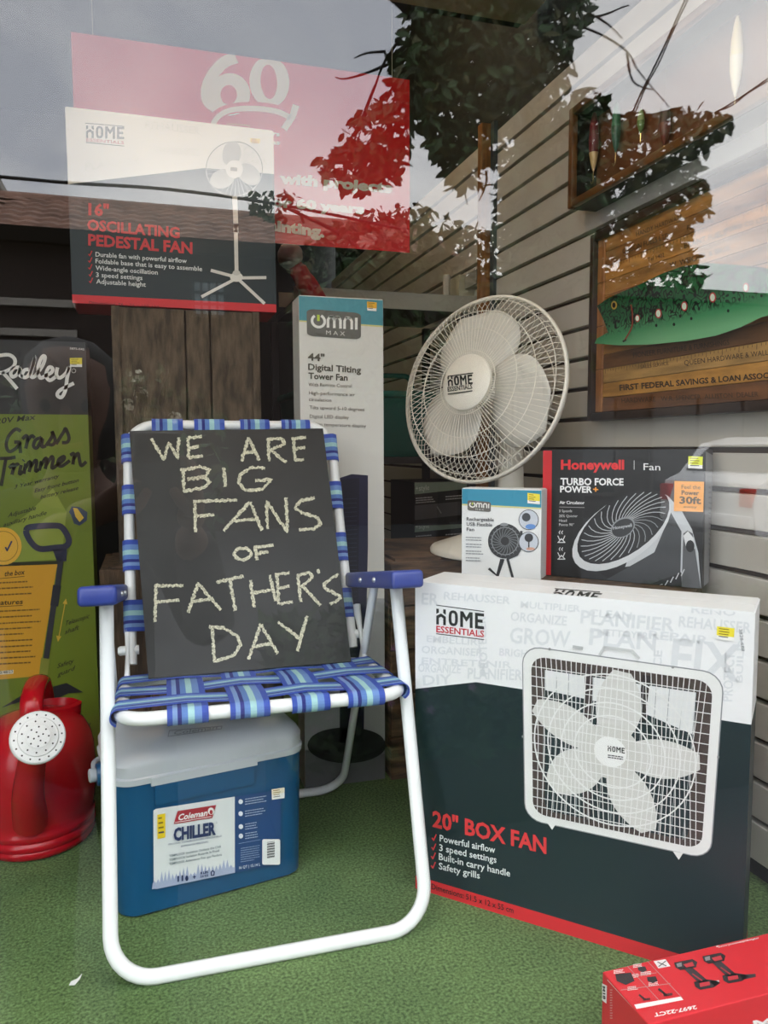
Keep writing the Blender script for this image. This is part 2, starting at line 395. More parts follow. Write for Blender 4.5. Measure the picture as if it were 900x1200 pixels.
MB().box((15.6, FY+.08, 3.72), (20.1, .3, .22)).build('fascia', pm('fascia_dark', '3a3634', .9), t)
sash_m = pm('sash_dark', '3c3835', .8)
for x in (7.6, 10.6, 13.6): house_window(t, x, .8, 2.2, 1.9, 2, 1)
# street tree
bark = mat('bark', hx('1d1a17'), .9, vary=.3, vscale=20)
leaf_m = [mat('leaf_dark', hx('26391f'), .55), mat('leaf_mid', hx('3a5530'), .55), mat('leaf_olive', hx('474a26'), .55)]
def limb(mb, pts, r0, r1, D=5.6, n=5):
    P3 = catmull([mir(p[0], p[1], (p[2] if len(p) > 2 else D)) for p in pts], 4); k = len(P3)
    mb.tube(P3, [r0+(r1-r0)*i/(k-1) for i in range(k)], n)
def inside(p, poly):
    c = False; x, y = p
    for i in range(len(poly)):
        a, b = poly[i-1], poly[i]
        if (a[1] > y) != (b[1] > y) and x < (b[0]-a[0])*(y-a[1])/(b[1]-a[1])+a[0]: c = not c
    return c
def leaves(mb, poly, count, D0, D1, size=.11, droop=.5):
    xs = [p[0] for p in poly]; ys = [p[1] for p in poly]; n = 0
    while n < count:
        p = (random.uniform(min(xs), max(xs)), random.uniform(min(ys), max(ys)))
        if not inside(p, poly): continue
        n += 1; c = mir(*p, random.uniform(D0, D1)); L = size*random.uniform(.7, 1.3)
        d = Vector((random.uniform(-1, 1), random.uniform(-1, 1), random.uniform(-1, .5)-droop*.4)).normalized()
        sd = d.cross(Vector((random.uniform(-1, 1), random.uniform(-1, 1), random.uniform(-1, 1)))).normalized()*L*.23; nn = d.cross(sd).normalized()*L*.07
        mb.add([c, c+d*L*.35+sd+nn, c+d*L*.75+sd*.75+nn, c+d*L, c+d*L*.75-sd*.75+nn, c+d*L*.35-sd+nn, c+d*L*.5], [(0, 1, 6), (1, 2, 6), (2, 3, 6), (3, 4, 6), (4, 5, 6), (5, 0, 6)], random.choice((0, 0, 1, 1, 2)))
tb = mir(660, 560, 5.6); tb.z = -.6
t = thing('street_tree', 'big leafy street tree mirrored across the upper right of the glass', 'tree', tb)
m = MB(); m.tube(catmull([tb, tb+Vector((0, 0, 1.5)), mir(640, 250, 5.6), mir(618, 150, 5.6), mir(600, 60, 5.6), mir(590, -60, 5.6)], 5), [.17-.08*i/25 for i in range(26)], 10)
for L in ([(610, 110), (560, 60), (500, 30), (470, 60)], [(600, 60), (540, 20), (480, -20)], [(618, 140), (560, 150), (520, 190)], [(635, 215), (690, 240), (760, 235), (820, 215)], [(600, 40), (660, -10), (720, -60)], [(500, 30), (440, -20), (380, -60)]):
    limb(m, L, .05, .012)
for L in ([(480, 30), (452, 70), (440, 100), (428, 135), (418, 170)], [(452, 60), (430, 62), (415, 68)], [(455, 75), (430, 85), (405, 92), (393, 90)], [(440, 100), (420, 150), (410, 190)], [(430, 130), (400, 180), (380, 200)], [(660, 25), (700, 38), (735, 60), (750, 85), (785, 125)], [(680, 20), (705, 18), (730, 8), (738, 6)], [(735, 62), (742, 95), (765, 105)], [(560, 150), (545, 210), (548, 240)], [(700, 20), (715, 30), (730, 45)], [(570, 200), (570, 215), (562, 235)]):
    limb(m, L, .012, .004)
m.build('trunk', bark, t, 60)
m = MB(); m.recalc = False
leaves(m, [(478, -40), (700, -40), (690, 10), (672, 40), (668, 85), (640, 120), (600, 150), (578, 190), (556, 175), (530, 195), (500, 160), (482, 110), (470, 80), (484, 50)], 3300, 5.0, 6.4)
leaves(m, [(478, -40), (640, -40), (640, 60), (575, 120), (500, 110), (480, 60)], 1500, 5.0, 6.4)
leaves(m, [(590, 180), (640, 120), (690, 100), (730, 135), (800, 125), (862, 135), (830, 170), (818, 205), (835, 240), (800, 280), (830, 330), (700, 330), (590, 300), (582, 230)], 3600, 5.0, 6.4)
leaves(m, [(588, 205), (650, 120), (700, 180), (700, 345), (600, 345)], 1500, 5.0, 6.4)
leaves(m, [(402, 150), (440, 110), (482, 95), (482, 170), (450, 195), (410, 180)], 260, 5.2, 6.0)
leaves(m, [(372, 185), (420, 165), (470, 175), (470, 205), (420, 225), (380, 205)], 240, 5.2, 6.0)
leaves(m, [(500, 150), (560, 170), (560, 215), (530, 215)], 240, 5.2, 6.0)
leaves(m, [(480, 40), (500, 30), (500, 130), (470, 120), (455, 70)], 180, 5.2, 6.0)
m.build('foliage', leaf_m, t)
hb = mir(520, 560, 9.5); hb.z = -.6
t = thing('garden_shrub', 'bushy shrub across the street mirrored beside the red poster', 'shrub', hb)
m = MB(); m.tube([hb, hb+Vector((0, 0, 1.6)), hb+Vector((.1, 0, 3))], [.1, .06, .03], 8)
limb(m, [(520, 430), (430, 300), (350, 250), (305, 235)], .04, .01, 9.5); limb(m, [(520, 430), (540, 330), (560, 260)], .04, .01, 9.5); m.build('trunk', bark, t, 60)
m = MB(); m.recalc = False
leaves(m, [(345, 300), (390, 262), (440, 245), (490, 240), (540, 260), (600, 275), (640, 330), (700, 420), (560, 470), (400, 470), (350, 420)], 3400, 9, 10.5, .17)
leaves(m, [(290, 222), (345, 225), (360, 250), (320, 262), (288, 245)], 90, 9.2, 10, .12)
m.build('foliage', leaf_m, t)
# flowering bush by the kerb
fb = mir(110, 640, 3.6); fb.z = -.6
t = thing('flowering_bush', 'pale flowering bush mirrored over the grass trimmer box and the barn boards', 'bush', fb)
m = MB()
for q in ((60, 460), (120, 440), (170, 470), (220, 500)): m.tube([fb, mir(q[0], q[1]+60, 3.6), mir(*q, 3.6)], [.012, .008, .004], 5)
m.build('stem', bark, t)
m = MB(); m.recalc = False; leaves(m, [(20, 430), (180, 420), (260, 480), (260, 620), (0, 620)], 500, 3.3, 3.9, .07); m.build('foliage', leaf_m, t)
m = MB(); m.recalc = False
for q in ((75, 437), (95, 462), (160, 440), (150, 475), (130, 455), (165, 462), (205, 490)):
    c = mir(*q, 3.4)
    for k in range(14):
        a = Vector((random.gauss(0, 1), random.gauss(0, 1), random.gauss(0, 1))).normalized(); b = a.orthogonal().normalized()*.011; d = a.cross(b)
        p = c+a*.028; m.add([p+b, p+d, p-b, p-d], [(0, 1, 2, 3)])
m.build('blossom', pm('blossom_cream', 'd9d6c0', .6), t)
# overhead cables
cab = pm('cable_black', '0c0c0d', .6)
for pts, lb, rr in (([(-60, 203), (0, 207), (80, 214), (200, 222), (330, 240), (470, 268)], 'long black cable strung across the street in front of the tiled roof', .017),
                    ([(830, -60), (802, 2), (775, 62), (752, 108), (738, 140)], 'pair of dark cables dropping steeply from the top right of the glass', .011),
                    ([(960, 48), (900, 92), (862, 118), (838, 132)], 'twisted dark cable slanting up to the right edge beside the tree', .011)):
    m = MB(); P3 = catmull([mir(*p, 8.5) for p in pts], 5); m.tube(P3, rr, 6)
    if rr < .015: m.tube([p+Vector((.03, 0, .012*math.sin(i))) for i, p in enumerate(P3)], rr*.8, 6)
    tag(m.build('overhead_cable', cab, None, 60, P3[0]), lb, 'cable', 'cables over the street')
# parked white car
t = thing('parked_car', 'white parked car with a red tail light mirrored at the right edge', 'car', (8.6, -6.9, -.6))
cw = pm('car_paint', 'f2f3f4', .25); cg = pm('car_glass', '14181b', .08)
prof = [(6.75, -.25), (6.7, .1), (6.78, .33), (7.0, .42), (7.35, .82), (7.8, .9), (8.8, .88), (9.5, .45), (10.4, .32), (10.75, .1), (10.8, -.25), (10.3, -.38), (7.1, -.38)]
def carP(u, v, w_): return Vector((u, -7.7+w_, v))
m = MB(); m.prism(prof, carP, 1.7); m.build('car_body', cw, t, 35)
m = MB()
for ws in ([(7.12, .47), (7.42, .78), (7.85, .83), (7.85, .47)], [(7.93, .47), (7.93, .83), (8.75, .82), (9.3, .47)]): m.prism(ws, lambda u, v, w_: Vector((u, -5.998+w_*.01, v)), 1)
m.prism([(-7.6, .47), (-6.1, .47), (-6.25, .8), (-7.45, .8)], lambda u, v, w_: Vector((6.985+(v-.42)*.875-.004*w_, u, v)), 1); m.build('car_window', cg, t)
for x in (7.45, 10.0):
    o = MB().lathe([(.2, 0), (.33, .01), (.335, .2), (.2, .21)], 24, M=Matrix.Translation((x, -5.97, -.27)) @ Matrix.Rotation(R(90), 4, 'X')).build('wheel', pm('tyre', '101010', .8), t, 40)
    MB().lathe([(.03, 0), (.19, -.004), (.2, .0)], 20, M=Matrix.Translation((x, -5.962, -.27)) @ Matrix.Rotation(R(90), 4, 'X')).build('hub_cap', pm('alloy', '9c9fa3', .3, metal=.6), o, 40)
for y in (-6.12, -7.6): MB().box((6.74, y, .17), (.12, .2, .22), bev=.02).build('tail_light', pm('tail_red', 'd8201c', .3), t)
MB().box((6.72, -6.85, -.12), (.1, 1.66, .16), bev=.03).build('bumper', cw, t, 40)
#@@SECTION3
# ------------------------------------------------------------------ folding lawn chair
CO, CTH = Vector((.1715, 1.1346, 0)), -.0162
def ch(r, b, z): return CO+Vector((math.cos(CTH)*r-math.sin(CTH)*b, math.sin(CTH)*r+math.cos(CTH)*b, z))
t = thing('lawn_chair', 'folding lawn chair with white tube frame and blue striped webbing', 'chair', CO)
HW = .2467
def chair_tube(name, pts, rad, label=None, rx=.0105, ry=.0075, closed=False, up=None):
    m = MB(); m.tube(fillet([ch(*p) for p in pts], rad, 8, closed), rx, 10, closed, up=up, ry=ry); return tag(m.build(name, white_paint, t, 50), label)
fl = chair_tube('front_leg_frame', [(-HW, .178, .556), (-HW, 0, .012), (HW, 0, .012), (HW, .178, .556)], .065, rx=.0115, ry=.009)
rl = chair_tube('rear_leg_frame', [(-.252, .235, .545), (-.252, .54, .012), (.2267, .54, .012), (.2267, .245, .545)], .06, rx=.0105, ry=.008)
SW, SF, SB = .228, .062, .335
SZ = lambda b: .386-(b-SF)*.07
sf = chair_tube('seat_frame', [(-SW, SF, SZ(SF)), (SW, SF, SZ(SF)), (SW, SB, SZ(SB)), (-SW, SB, SZ(SB))], .05, closed=True, rx=.011, ry=.011)
BW, BTOP = .2105, .845
BB = lambda z: .335+(z-.37)*.405
bf = chair_tube('back_frame', [(-BW-.008, BB(.395), .395), (-BW-.008, BB(BTOP), BTOP), (BW-.008, BB(BTOP), BTOP), (BW-.004, BB(.395), .395)], .055, rx=.0105, ry=.0105)
blue_plastic = pm('blue_plastic', '33438f', .35)
for s in (-1, 1):
    m = MB(); AX = .2305 if s > 0 else -.2505; c = ch(AX, .222, .5535); M = Matrix.Rotation(CTH, 4, 'Z')
    m.box((0, 0, 0), (.056, .345, .03), 0, Matrix.Translation(c) @ M @ Matrix.Rotation(R(-9.5), 4, 'X'), bev=.007, seg=3)
    a = m.build('armrest', blue_plastic, t, 45); a['label'] = 'dark blue plastic armrest'
    for b in (.16, .26): MB().lathe([(.005, 0), (.0045, .003), (.002, .0045)], 12, 0, Matrix.Translation(ch(AX-s*.0278, b, .5535-(b-.222)*.167)) @ Matrix.Rotation(R(-90*s), 4, 'Y')).build('rivet', pm('rivet_steel', 'c9ccd0', .3, metal=.8), a, 50)
    # hinge link between the seat and the back
    m = MB(); p0 = ch(s*(BW+.012), BB(.47), .475); p1 = ch(s*(BW+.016), SB-.02, SZ(SB)-.005)
    m.tube([p0, p0.lerp(p1, .3), p0.lerp(p1, .5), p1], [.009, .006, .004, .006], 8)
    m.lathe([(.009, -.02), (.009, .014), (.006, .018)], 14, 0, Matrix.Translation(ch(s*(BW+.014), BB(.42), .42)) @ Matrix.Rotation(R(90*s), 4, 'Y'))
    m.build('hinge_link', white_paint, t, 50)
    m = MB(); m.tube([ch(s*SW, .13, SZ(.13)), ch(s*(HW), .122, .388)], .006, 8); m.build('pivot_pin', white_paint, t, 50)
# webbing: every strap is striped along its length
STR = [('3b55b4', .13), ('7e9fd3', .12), ('2c3384', .10), ('5f86c8', .15), ('a9d6d8', .16), ('6f93cf', .18), ('3b55b4', .16)]
web_m = [pm('web_'+h+str(i), h, .75, bump=.5, bscale=900) for i, (h, f) in enumerate(STR)]
def strap(name, path, wdir, wd, par):
    """path: centre line, wdir: direction across the strap"""
    m = MB(); m.recalc = False; W_ = Vector(wdir).normalized(); tot = sum(f for _, f in STR); acc = 0
    path = [Vector(p) for p in path]
    for i, (h, f) in enumerate(STR):
        a = (acc/tot-.5)*wd; acc += f; b = (acc/tot-.5)*wd; vs = []
        for p in path: vs += [p+W_*a, p+W_*b]
        m.add(vs, [(2*k, 2*k+2, 2*k+3, 2*k+1) for k in range(len(path)-1)], i)
    o = m.build(name, web_m, par); sol = o.modifiers.new('thickness', 'SOLIDIFY'); sol.thickness = .0012; sol.offset = 0
    return o
def wrap(c, ax1, ax2, r, a0, a1, n=8):    # an arc round a tube
    return [c+ax1*r*math.cos(R(a0+(a1-a0)*k/n))+ax2*r*math.sin(R(a0+(a1-a0)*k/n)) for k in range(n+1)]
ex = (ch(1, 0, 0)-ch(0, 0, 0)).normalized(); eb = (ch(0, 1, 0)-ch(0, 0, 0)).normalized(); ez = Vector((0, 0, 1))
sd = (eb+ez*-.07).normalized(); sn = ex.cross(sd).normalized()
if sn.z < 0: sn = -sn
def onr_chair(px, b, z):                  # chair-local r of a pixel at a given (b, z)
    Y = ch(0, b, z).y; return (ony(px, 600, Y)-CO).dot(ex)
sx = [onr_chair(px, SF-.011, .386) for px in (214, 289, 362, 428)]
sbs = [.108, .198, .288]
for i, r_ in enumerate(sx):
    f0 = ch(r_, SF, SZ(SF)); b0 = ch(r_, SB, SZ(SB)); path = wrap(f0, -sd, sn, .0135, -75, 80)
    for j, bb in enumerate(sbs): path.append(ch(r_, bb, SZ(bb))+sn*(.0125+.0028*(1 if (i+j) % 2 else -1)))
    path += wrap(b0, sn, sd, .0135, 10, 170); strap('seat_strap', path, ex, .062, t)
for j, bb in enumerate(sbs):
    l0 = ch(-SW, bb, SZ(bb)); r0 = ch(SW, bb, SZ(bb)); path = wrap(l0, -ex, sn, .0135, -70, 80)
    for i, r_ in enumerate(sx): path.append(ch(r_, bb, SZ(bb))+sn*(.0125-.0028*(1 if (i+j) % 2 else -1)))
    path += wrap(r0, sn, ex, .0135, 10, 160); strap('seat_strap', path, sd, .058, t)
bd = (ch(0, BB(.8), .8)-ch(0, BB(.4), .4)).normalized(); bn = ex.cross(bd).normalized()
if bn.y > 0: bn = -bn
tx = [onr_chair(px, BB(BTOP), BTOP) for px in (199, 247.5, 300, 347)]
def backp(r, z): return ch(r, BB(z), z)
zl = [ony(148, y, backp(0, .7).y).z for y in (527, 587, 652, 723)]
zl = []
for y in (527, 587, 652, 723):            # height on the left back tube from its photo row
    z = .7
    for _ in range(6): z = ony(148, y, backp(-BW, z).y).z
    zl.append(z)
for i, r_ in enumerate(tx):
    tp = backp(r_, BTOP); path = wrap(tp, -bn, bd, .0128, 0, 175)
    for j, z in enumerate(zl): path.append(backp(r_, z)+bn*.002*(1 if (i+j) % 2 else -1)-bn*.006)
    path += [backp(r_, .40)-bn*.006]; strap('back_strap', path, ex, .062, t)
for j, z in enumerate(zl):
    path = wrap(backp(-BW-.008, z), bn, -ex, .0128, 120, -10)+[]
    path = wrap(backp(-BW-.008, z), -bn, -ex, .0128, -10, 190)
    for i, r_ in enumerate(tx): path.append(backp(r_, z)-bn*.002*(1 if (i+j) % 2 else -1)-bn*.006)
    path += wrap(backp(BW-.008, z), bn, ex, .0128, -10, 190); strap('back_strap', path, bd, .06, t)
# ------------------------------------------------------------------ chalkboard leaning on the chair
b0, b1 = ch(0, .268, .392), ch(0, .268+.44*math.tan(R(25.5)), .832)
bN = ex.cross((b1-b0).normalized()).normalized()
if bN.y > 0: bN = -bN
def onboard(px, py):
    d = ray(px, py); return EYE+d*((b0-EYE).dot(bN)/d.dot(bN))
cs = [onboard(*p) for p in ((174, 795), (411.5, 775), (378.5, 502), (151.5, 505))]
m = MB(); m.hexa([c-bN*.005 for c in cs], cs)
board = m.build('chalkboard', mat('black_slate', hx('2b2c2b'), .55, vary=.25, vscale=6, spec=.35), None, None, (cs[0]+cs[1])/2)
tag(board, 'black chalkboard sheet with chalk writing standing on the lawn chair', 'chalkboard')
A = Art(b0, cs[1]-cs[0], cs[3]-cs[0], .0005)
cx = lambda p: (80+p[0]*.4889, 460+p[1]*.4889)
chalk = mat('white_chalk', hx('d9d6bd'), .95, vary=.35, vscale=420, dark=hx('8d8b78'))
def chalkline(pts, wd=3.5):
    P3 = [Vector(cx(p)) for p in pts]; out = []
    for a, b in zip(P3, P3[1:]):
        n = max(2, int((b-a).length/1.6)); out += [a.lerp(b, k/n)+Vector((random.uniform(-.3, .3), random.uniform(-.3, .3))) for k in range(n)]
    A.stroke(out+[P3[-1]], wd, chalk, rough=.5)
CH = [[(199, 110), (229, 161), (241, 120), (262, 158), (265, 108)], [(287, 110), (289, 156)], [(286, 109), (320, 105)], [(288, 133), (313, 130)], [(289, 156), (323, 153)],
 [(432, 108), (415, 165)], [(432, 108), (458, 163)], [(420, 145), (452, 142)], [(478, 110), (482, 165)], [(476, 112), (512, 110), (518, 124), (485, 138), (522, 168)],
 [(540, 110), (543, 163)], [(535, 112), (570, 108)], [(541, 135), (568, 132)], [(543, 163), (565, 160)],
 [(275, 182), (278, 237)], [(268, 187), (318, 178), (338, 186), (330, 200), (285, 208)], [(285, 208), (325, 203), (340, 214), (326, 228), (276, 238)], [(373, 180), (376, 226)],
 [(472, 181), (438, 180), (412, 198), (408, 218), (425, 234), (465, 233), (488, 209), (448, 211)],
 [(303, 258), (305, 335)], [(300, 261), (405, 258)], [(303, 297), (350, 293)], [(435, 262), (372, 332)], [(435, 262), (465, 330)], [(395, 308), (455, 303)],
 [(478, 328), (475, 260), (525, 335), (522, 252)], [(590, 252), (556, 260), (543, 277), (560, 288), (598, 300), (605, 316), (590, 326), (553, 330)],
 [(447, 370), (452, 402)], [(445, 371), (492, 366)], [(450, 386), (480, 382)],
 [(210, 462), (208, 550)], [(207, 463), (276, 463)], [(210, 502), (266, 497)], [(312, 455), (287, 528)], [(312, 458), (365, 522)], [(295, 502), (347, 494)],
 [(355, 455), (420, 440)], [(387, 447), (400, 523)], [(437, 450), (445, 515)], [(483, 438), (497, 500)], [(440, 481), (491, 473)],
 [(500, 437), (505, 507)], [(495, 438), (530, 432)], [(502, 470), (530, 464)], [(505, 507), (538, 501)], [(550, 435), (557, 502)], [(548, 441), (577, 430), (586, 443), (560, 463), (605, 510)],
 [(597, 424), (601, 434)], [(648, 435), (612, 458), (614, 468), (650, 488), (652, 494), (628, 508)],
 [(345, 560), (350, 645)], [(337, 562), (372, 564), (404, 582), (413, 606), (396, 630), (348, 646)], [(462, 555), (432, 640)], [(462, 557), (502, 626)], [(440, 611), (490, 600)],
 [(503, 550), (556, 591)], [(572, 536), (549, 620)]]
for p in CH: chalkline(p)
chalkline([(418+20*math.cos(R(a)), 387+14*math.sin(R(a))) for a in range(0, 361, 24)])
A.build('chalk_writing', board, 'white chalk capitals')

# ------------------------------------------------------------------ cartons
def carton(name, label, cat, A0, u, W, D, z0, z1, bands, seam=True, bev=.002):
    """bands: [(top height, colour)] from the bottom up, wrapping all four sides"""
    u = Vector((*u, 0)).normalized(); n = Vector((-u.y, u.x, 0)); A0 = Vector((A0[0], A0[1], 0))
    t = thing(name, label, cat, A0+u*W/2+n*D/2+Vector((0, 0, z0)))
    mats = [ink(c) for _, c in bands]; m = MB(); cor = [A0, A0+u*W, A0+u*W+n*D, A0+n*D]; zb = z0; vs, fs, ms = [], [], []
    hs = [z0]+[z for z, _ in bands]
    for h in hs: vs += [c+Vector((0, 0, h)) for c in cor]
    for k in range(len(bands)):
        for i in range(4): j = (i+1) % 4; fs.append((4*k+i, 4*k+j, 4*k+4+j, 4*k+4+i)); ms.append(k)
    q = 4*len(bands); fs += [(3, 2, 1, 0), (q, q+1, q+2, q+3)]; ms += [0, len(bands)-1]
    m.add(vs, fs, ms); m.build('carton', mats, t)
    if seam:
        m = MB(); e = .0015
        for s0, s1 in ((0, .492), (.508, 1)):
            a = A0+n*D*s0+u*.002; b = A0+n*D*s1+u*.002; L = u*(W-.004); m.hexa([v+Vector((0, 0, z1)) for v in (a, a+L, b+L, b)], [v+Vector((0, 0, z1+e)) for v in (a, a+L, b+L, b)])
        m.build('top_flap', ink(bands[-1][1]), t)
    return t, (A0+Vector((0, 0, z0)), u, (0, 0, 1), .0003, (W, z1-z0)), (A0+u*W+Vector((0, 0, z0)), n, (0, 0, 1), .0003, (D, z1-z0)), (A0+Vector((0, 0, z1+.0016)), u, n, .0003, (W, D))
def block_home(A, bl, br, tl, c):
    bl, br, tl = Vector(bl), Vector(br), Vector(tl); U, V = br-bl, tl-bl; w_ = V.length*.18
    q = lambda x, y: bl+U*x+V*y
    for pg in ([(0, 1), (.055, 1), (.055, .76), (0, .66)], [(.145, 1), (.2, 1), (.2, .66), (.145, .76)], [(0, 0), (.055, 0), (.055, .42), (.1, .51), (.145, .42), (.145, 0), (.2, 0), (.2, .54), (.1, .72), (0, .54)],
               [(.5, 0), (.5, 1), (.565, 1), (.63, .66), (.695, 1), (.76, 1), (.76, 0), (.7, 0), (.7, .66), (.63, .36), (.56, .66), (.56, 0)], [(.81, 0), (.81, 1), (1, 1), (1, .81), (.87, .81), (.87, .6), (.97, .6), (.97, .41), (.87, .41), (.87, .19), (1, .19), (1, 0)]):
        A.poly([q(*p) for p in pg], c)
    n = 16; o_ = [(.355+.068*math.copysign(abs(math.cos(t_))**.7, math.cos(t_)), .5+.41*math.copysign(abs(math.sin(t_))**.7, math.sin(t_))) for t_ in (2*math.pi*k/n for k in range(n))]
    A.stroke([q(*p) for p in o_], w_, c, closed=True)
def house_logo(A, b0, b1, tl, b2, b3, tl2, l0, l1, l2, l3, c1='232426', c2='c8263a', wd=1.0):
    """the shop brand: H with a roof line, two words between two rules"""
    block_home(A, b0, b1, tl, c1); A.text('ESSENTIALS', b2, b3, tl2, c2, .02)
    A.stroke([l0, l1], wd, c1).stroke([l2, l3], wd, c1)
# --- large box fan carton in front
BU, BN2 = Vector((.695, -.719, 0)), Vector((.719, .695, 0))
t, F, FR, FT = carton('box_fan_carton', 'large white, black and red box fan carton with a fan picture', 'box', (.441, 1.257), (.695, -.719), .538, .118, 0, .562, [(.024, 'd5242c'), (.40, '0f262b'), (.562, 'eeeff0')])
A = Art(*F); W1, G1 = 'eeeff0', 'dcdfe2'
A.poly([(480, 660), (900, 690), (900, 852), (845, 832), (640, 789), (615, 793), (480, 806)], W1).up()
words = [('REHAUSSER', (520, 702), (598, 708), 9), ('PLANIFIER', (680, 730), (790, 740), 16), ('REHAUSSER', (795, 734), (880, 742), 13), ('ORGANIZE', (598, 727), (664, 733), 11), ('GROW', (597, 753), (668, 758), 19), ('PLAN', (690, 755), (768, 762), 20), ('FIX', (785, 790), (866, 798), 44),
         ('BRIGHTEN', (585, 768), (640, 772), 9), ('ORGANISER', (494, 765), (566, 769), 9), ('PLANIFIER', (548, 795), (612, 797), 13), ('ORGANIZE', (490, 787), (540, 789), 10), ('ER', (494, 708), (514, 709), 14), ('NETTOYER', (700, 744), (760, 749), 8), ('PROTECT', (858, 822), (861, 765), 12), ('MULTIPLIER', (610, 712), (680, 717), 8), ('EMBELLIR', (500, 752), (560, 756), 8), ('ENTRETENIR', (494, 778), (600, 783), 8), ('DIY', (496, 803), (530, 801), 12), ('CLEAN', (690, 722), (740, 726), 9), ('REPAIR', (760, 748), (830, 755), 10), ('PROTEGER', (572, 790), (569, 722), 10), ('NICE', (774, 800), (776, 762), 10), ('BUILD', (870, 800), (872, 750), 8), ('DECORATE', (690, 700), (800, 708), 8), ('RENO', (810, 718), (862, 722), 9)]
for wtxt, a, b, h in words:
    v = Vector(b)-Vector(a); pn = Vector((v.y, -v.x)).normalized()*h
    A.text(wtxt, a, b, (a[0]+pn.x, a[1]+pn.y), G1, .02)
A.up()
house_logo(A, (511.5, 731.5), (567.5, 737.5), (511.5, 713), (511.5, 740.5), (567.5, 746.5), (511.5, 732.8), (511.5, 709), (567.5, 716.5), (511.5, 742.5), (567.5, 749.5))
A.text('20" BOX FAN', (507, 968), (640.5, 1000), (507, 949), 'd9383c', .03)
for k, (s, a, b) in enumerate((('Powerful airflow', (515.5, 985.5), (580.5, 999.5)), ('3 speed settings', (515, 996.5), (582, 1011)), ('Built-in carry handle', (514.5, 1007), (598, 1027)), ('Safety grills', (514.5, 1018), (562.5, 1029.5)))):
    A.text(s, a, b, (a[0], a[1]-8), 'e6eaea', .012); x, y = a[0]-9, a[1]-2; A.stroke([(x, y-2), (x+2, y+1), (x+5, y-6)], 1.4, 'd9383c')
A.text('Dimensions: 51.5 x 12 x 55 cm', (506, 1041.5), (602, 1070), (506, 1034.5), '2a0d10', .01)
A.text('3828-688', (866, 737), (869, 763), (870, 737), '6d7073', 0)
# its fan picture: square white frame, grille wires, five blades
q = [(613, 757), (848, 790), (832, 1006), (616, 959)]
import itertools
def homog(q):
    (x0, y0), (x1, y1), (x2, y2), (x3, y3) = q; dx1, dx2, dx3 = x1-x2, x3-x2, x0-x1+x2-x3; dy1, dy2, dy3 = y1-y2, y3-y2, y0-y1+y2-y3
    d = dx1*dy2-dx2*dy1; g = (dx3*dy2-dx2*dy3)/d; h = (dx1*dy3-dx3*dy1)/d
    a, b, c = x1-x0+g*x1, x3-x0+h*x3, x0; d2, e, f = y1-y0+g*y1, y3-y0+h*y3, y0
    return lambda s, t_: ((a*s+b*t_+c)/(g*s+h*t_+1), (d2*s+e*t_+f)/(g*s+h*t_+1))
H = homog(q); WH = 'e9eae8'
A.poly([H(*p) for p in rrect(-.006, -.006, 1.006, 1.006, .1)], '8d9194').up()
A.poly([H(*p) for p in rrect(0, 0, 1, 1, .095)], WH).up()
A.poly([H(*p) for p in rrect(.045, .045, .955, .955, .075)], '4a3f3c').up()
A.poly([H(*p) for p in rrect(.115, .105, .885, .92, .05)], '14292e').up()
A.poly([H(.12, .11), H(.88, .11), H(.88, .33), H(.6, .25), H(.12, .22)], 'e3e5e5').up()
A.poly([H(.33, .06), H(.37, .06), H(.37, .94), H(.33, .94)], '3d3335').poly([H(.62, .06), H(.66, .06), H(.64, .3), H(.6, .3)], '2c2628').up()
for k in range(13):                        # rear grille
    A.stroke([H(.12+.76*k/12, .11), H(.12+.76*k/12-.02, .92)], .8, '9fa5a6')
A.up()
for a, ln, wd in ((-84, .37, .125), (-5, .37, .115), (62, .38, .12), (140, .33, .13), (205, .37, .11)):
    pts = []
    for k in range(17):
        f = k/16; ww = wd*(math.sin(math.pi*(.12+.80*f))**.7); pts.append((.08+ln*f, ww))
    pts = pts+[(r_+.0, -w_*.85) for r_, w_ in pts[::-1]]
    A.poly([H(.47+r_*math.cos(R(a))-w_*math.sin(R(a)), .505+r_*math.sin(R(a))+w_*math.cos(R(a))) for r_, w_ in pts], 'd3d3cf')
A.up(); circ = lambda cx_, cy_, r_, n=28: [(cx_+r_*math.cos(2*math.pi*k/n), cy_+r_*math.sin(2*math.pi*k/n)) for k in range(n)]
A.poly([H(*p) for p in circ(.47, .5, .155)], 'cfcfca').up()
for r_ in (.2, .27, .345, .42): A.stroke([H(*p) for p in circ(.48, .5, r_, 48)], 1.7, WH, closed=True)
A.up()
for k in range(1, 34):
    f = .045+.91*k/34; A.stroke([H(f, .03), H(f+.03*math.sin(k*.35), .5), H(f, .97)], .95, WH)
    if k % 2 == 0: A.stroke([H(.03, f), H(.97, f)], 1.0, WH)
A.up(); A.poly([H(*p) for p in circ(.47, .5, .085)], 'ecedeb').up(); block_home(A, (713, 879), (733, 882), (713, 872.5), '2a2b2c'); A.lines(713, 883, 19, 2, 2.5, 1.3, '3a3b3c', .14)
A.ring(0, 0, 0, 0, 1, WH) if False else None
A.stroke([(703, 767), (709, 757.5), (742, 762), (750, 771)], 3, 'c9cccc').stroke([(672, 757), (684, 759)], 3.5, 'b9bcbc')
for p in ((647, 965), (795, 1000)): A.poly([(p[0]-6, p[1]-4), (p[0]+6, p[1]-2), (p[0]+1, p[1]+6)], WH)
for p in ((645, 760), (789, 781), (842, 886), (614, 862)): A.ell(*p, 1.6, 1.6, '8a8d8e')
A.build('front_print', t, 'printed white square fan, red title and pale grey words')
A = Art(*FT); house_logo(A, (644, 699), (698, 703.5), (652, 691), (641, 704.5), (690, 708), (643, 699.8), (650, 690), (703, 694), (640, 706), (690, 709.6), c2='7d4a50'); A.build('top_print', t)
